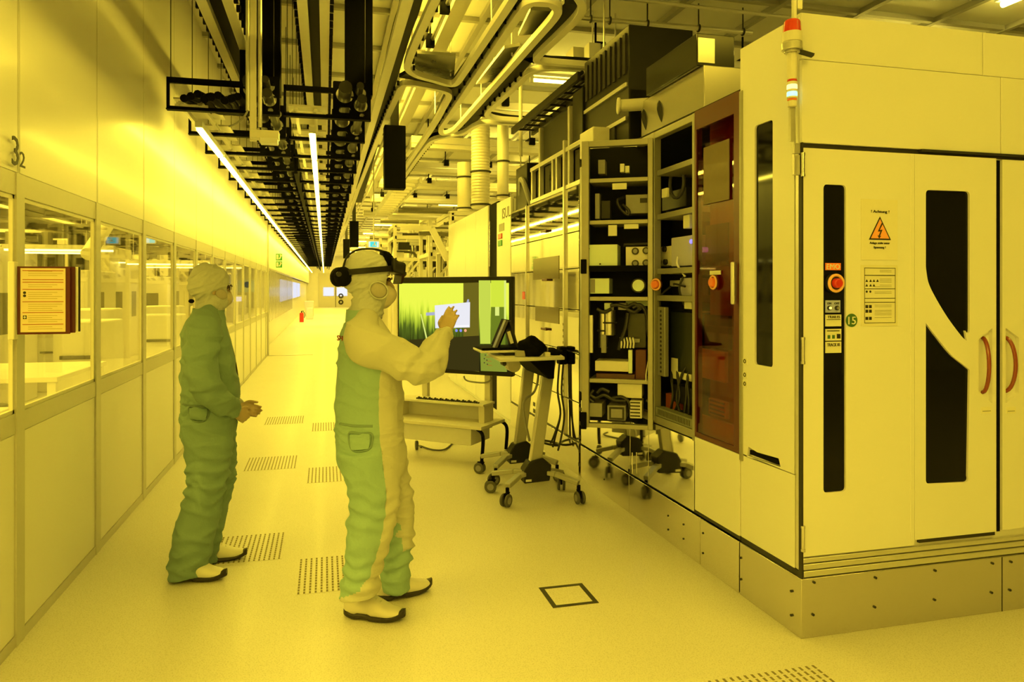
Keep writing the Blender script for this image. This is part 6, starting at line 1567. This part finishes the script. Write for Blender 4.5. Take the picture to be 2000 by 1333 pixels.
sl = MB(); limb(sl, [T(408,616,.07), T(404,652,.165), T(408,705,.22), lE, T(448,786,.16), T(462,796,.075)], [.064,.092,.085,.076,.064,.048], 20, 6)
solidify(sl, 'sleeve', m_teal, per, .010, 4, fold(.008, 8.4))
for w_, e_, l_ in ((rW, rE, -.14), (lW, lE, .065)):
    d_ = (w_-e_).normalized(); MB().tube([w_-d_*.022, w_-d_*.002], [.047,.043], 20).build('cuff', m_hood, per, smooth=80)
bv1 = skin_of(cover); flap(bv1, 373, 404, 797, 821, m_teal, per)
patch(bv1, [(371,795),(388,797),(406,796),(408,808),(402,820),(390,825),(377,822),(371,810)], 'pocket_flap_seam', mat('dark_green_seam', (.12,.19,.19), .75), .006, per)
patch(bv1, [(357,790),(368,792),(380,793),(400,795)], 'waist_seam', MC['dark_green_seam'], .006, per, False)
low = [(T(412,592,0),.080,.082),(T(410,606,0),.076,.084),(T(408,620,0),.074,.098)]
hood(F, hc, g2, R2, f2, m_hood, per, low, seed=6.0, sc=.96, open_x=.070, zr=(-.075,.022))
MB().ball(g2(.028,-.086,-.036), .036,.011,.026, 18, rot=R2 @ Matrix.Rotation(.5,3,'Y')).build('ear_mesh', MC['mesh_cloth'], per, smooth=80)
MB().ball(g2(-.118,-.02,-.075), .016,.016,.012, 12, rot=R2).build('hood_toggle', m_black, per)
mm = MB(); mm.ball(g2(.074,0,-.060), .050,.060,.048, 20, rot=R2); mm.ball(g2(.062,0,-.090), .042,.050,.034, 16, rot=R2)
solidify(mm, 'face_mask', m_mask, per, .006, 3, lambda c,n: .003*noise.noise(c*30), mask_cut(hc, f2))
for y in (-.034,.034): MB().ball(g2(.084,y,.006), .012,.014,.011, 12, rot=R2).build('eye', m_eye, per)
gl = MB(); gl.tube([g2(.092,-.06,.018),g2(.112,-.03,.010),g2(.116,0,.016),g2(.112,.03,.010),g2(.092,.06,.018)],.004,6); gl.prism([g2(.098,-.052,.012),g2(.112,-.016,.012),g2(.112,-.016,-.010),g2(.100,-.048,-.010)], f2*.002); gl.prism([g2(.100,.062,.020),g2(.116,.014,.018),g2(.116,.014,-.016),g2(.102,.058,-.016)], f2*.003)
gl.build('glasses', MC['smoked_visor'], per)
co_ = MB(); F.loft(co_, F.spine([(T(405,626,0),.100,.135),(T(407,610,0),.086,.105),(T(409,598,0),.084,.096)]))
solidify(co_, 'collar', m_teal, per, .009, 3, fold(.006, 2.3), lambda p: p.z > T(409,603,0).z-.10*max(0,F.loc(p)[0]-F.loc(T(405,600,0))[0]))
pl = smooth_path([T(433,617,-.03),T(441,640,-.02),T(451,675,-.02),T(459,710,-.02),T(464,745,-.02),T(466,775,-.02)],5)
MB().tube(pl,.008,8).build('zip_placket', mat('dark_piping', (.03,.03,.03), .6), per, smooth=80)
shoe(F, (-.676,4.300), -16, per, .315); shoe(F, (-.600,4.572), 2, per, .30)
# ======================= LIGHT =======================
def area(name, loc, rot, sx, sy, energy, col=YEL):
    l = bpy.data.lights.new(name, 'AREA'); l.shape = 'RECTANGLE'; l.size = sx; l.size_y = sy; l.energy = energy; l.color = col
    o = bpy.data.objects.new(name, l); COL.objects.link(o); o.location = loc; o.rotation_euler = rot
    return o
# yellow (lithography-safe) area lamps without fittings, added to brighten the room
# unseen fill lamps added behind the viewer, level with the visible tube rows
for x, e in ((-.45,158),(.7,42),(2.6,10)):
    area('near_fill', (x, -1.6, 3.05), (0,0,0), .10, 5.0, e)
area('ceiling_fill', (.9, 4.2, CEIL-.3), (0,0,0), .15, 4.0, 60)
area('ceiling_fill', (3.3, .9, CEIL-.1), (0,0,0), 2.4, .2, 52)  # unseen lamp added to brighten the upper machine front
for k in range(6):
    area('ceiling_fill', (1.2, 9+9*k, CEIL-.08), (0,0,0), .5, 6.0, 230 if k < 4 else 260)  # far ones added to keep the corridor bright to its end
area('ceiling_fill', (.8, 62, CEIL-.08), (0,0,0), 3, 2, 170)  # added to brighten the end door
for k in range(3):
    area('ceiling_fill', (5.5, 16+10*k, CEIL-.08), (0,0,0), 3.0, 5.0, 170)
for k in range(4):
    area('ceiling_fill', (-4.6, 2+7*k, CEIL-.08), (0,0,0), 2.5, 4.0, 520)
w = bpy.data.worlds.new('world'); SC.world = w; w.use_nodes = True
bg = w.node_tree.nodes['Background']; bg.inputs['Color'].default_value = (*YEL,1); bg.inputs['Strength'].default_value = .05
# ======================= CAMERA =======================
cd = bpy.data.cameras.new('camera'); cam = bpy.data.objects.new('camera', cd); COL.objects.link(cam); SC.camera = cam
cd.sensor_width = 36.0; cd.lens = 36.0*FPX/2000.0; cd.shift_y = -(666.5-HOR)/2000.0; cd.clip_end = 200; cd.clip_start = .05
cam.location = (0,0,EYE); cam.rotation_euler = (PI/2, 0, -YAW)
SC.view_settings.view_transform = 'Standard'; SC.view_settings.look = 'None'; SC.view_settings.gamma = 1.0
SC.view_settings.use_curve_mapping = False; SC.view_settings.exposure = 0.0
SC.cycles.use_denoising = True; SC.cycles.max_bounces = 8; SC.cycles.glossy_bounces = 5; SC.cycles.diffuse_bounces = 4
SC.cycles.transparent_max_bounces = 12; SC.cycles.caustics_reflective = False; SC.cycles.caustics_refractive = False; SC.cycles.sample_clamp_indirect = 6
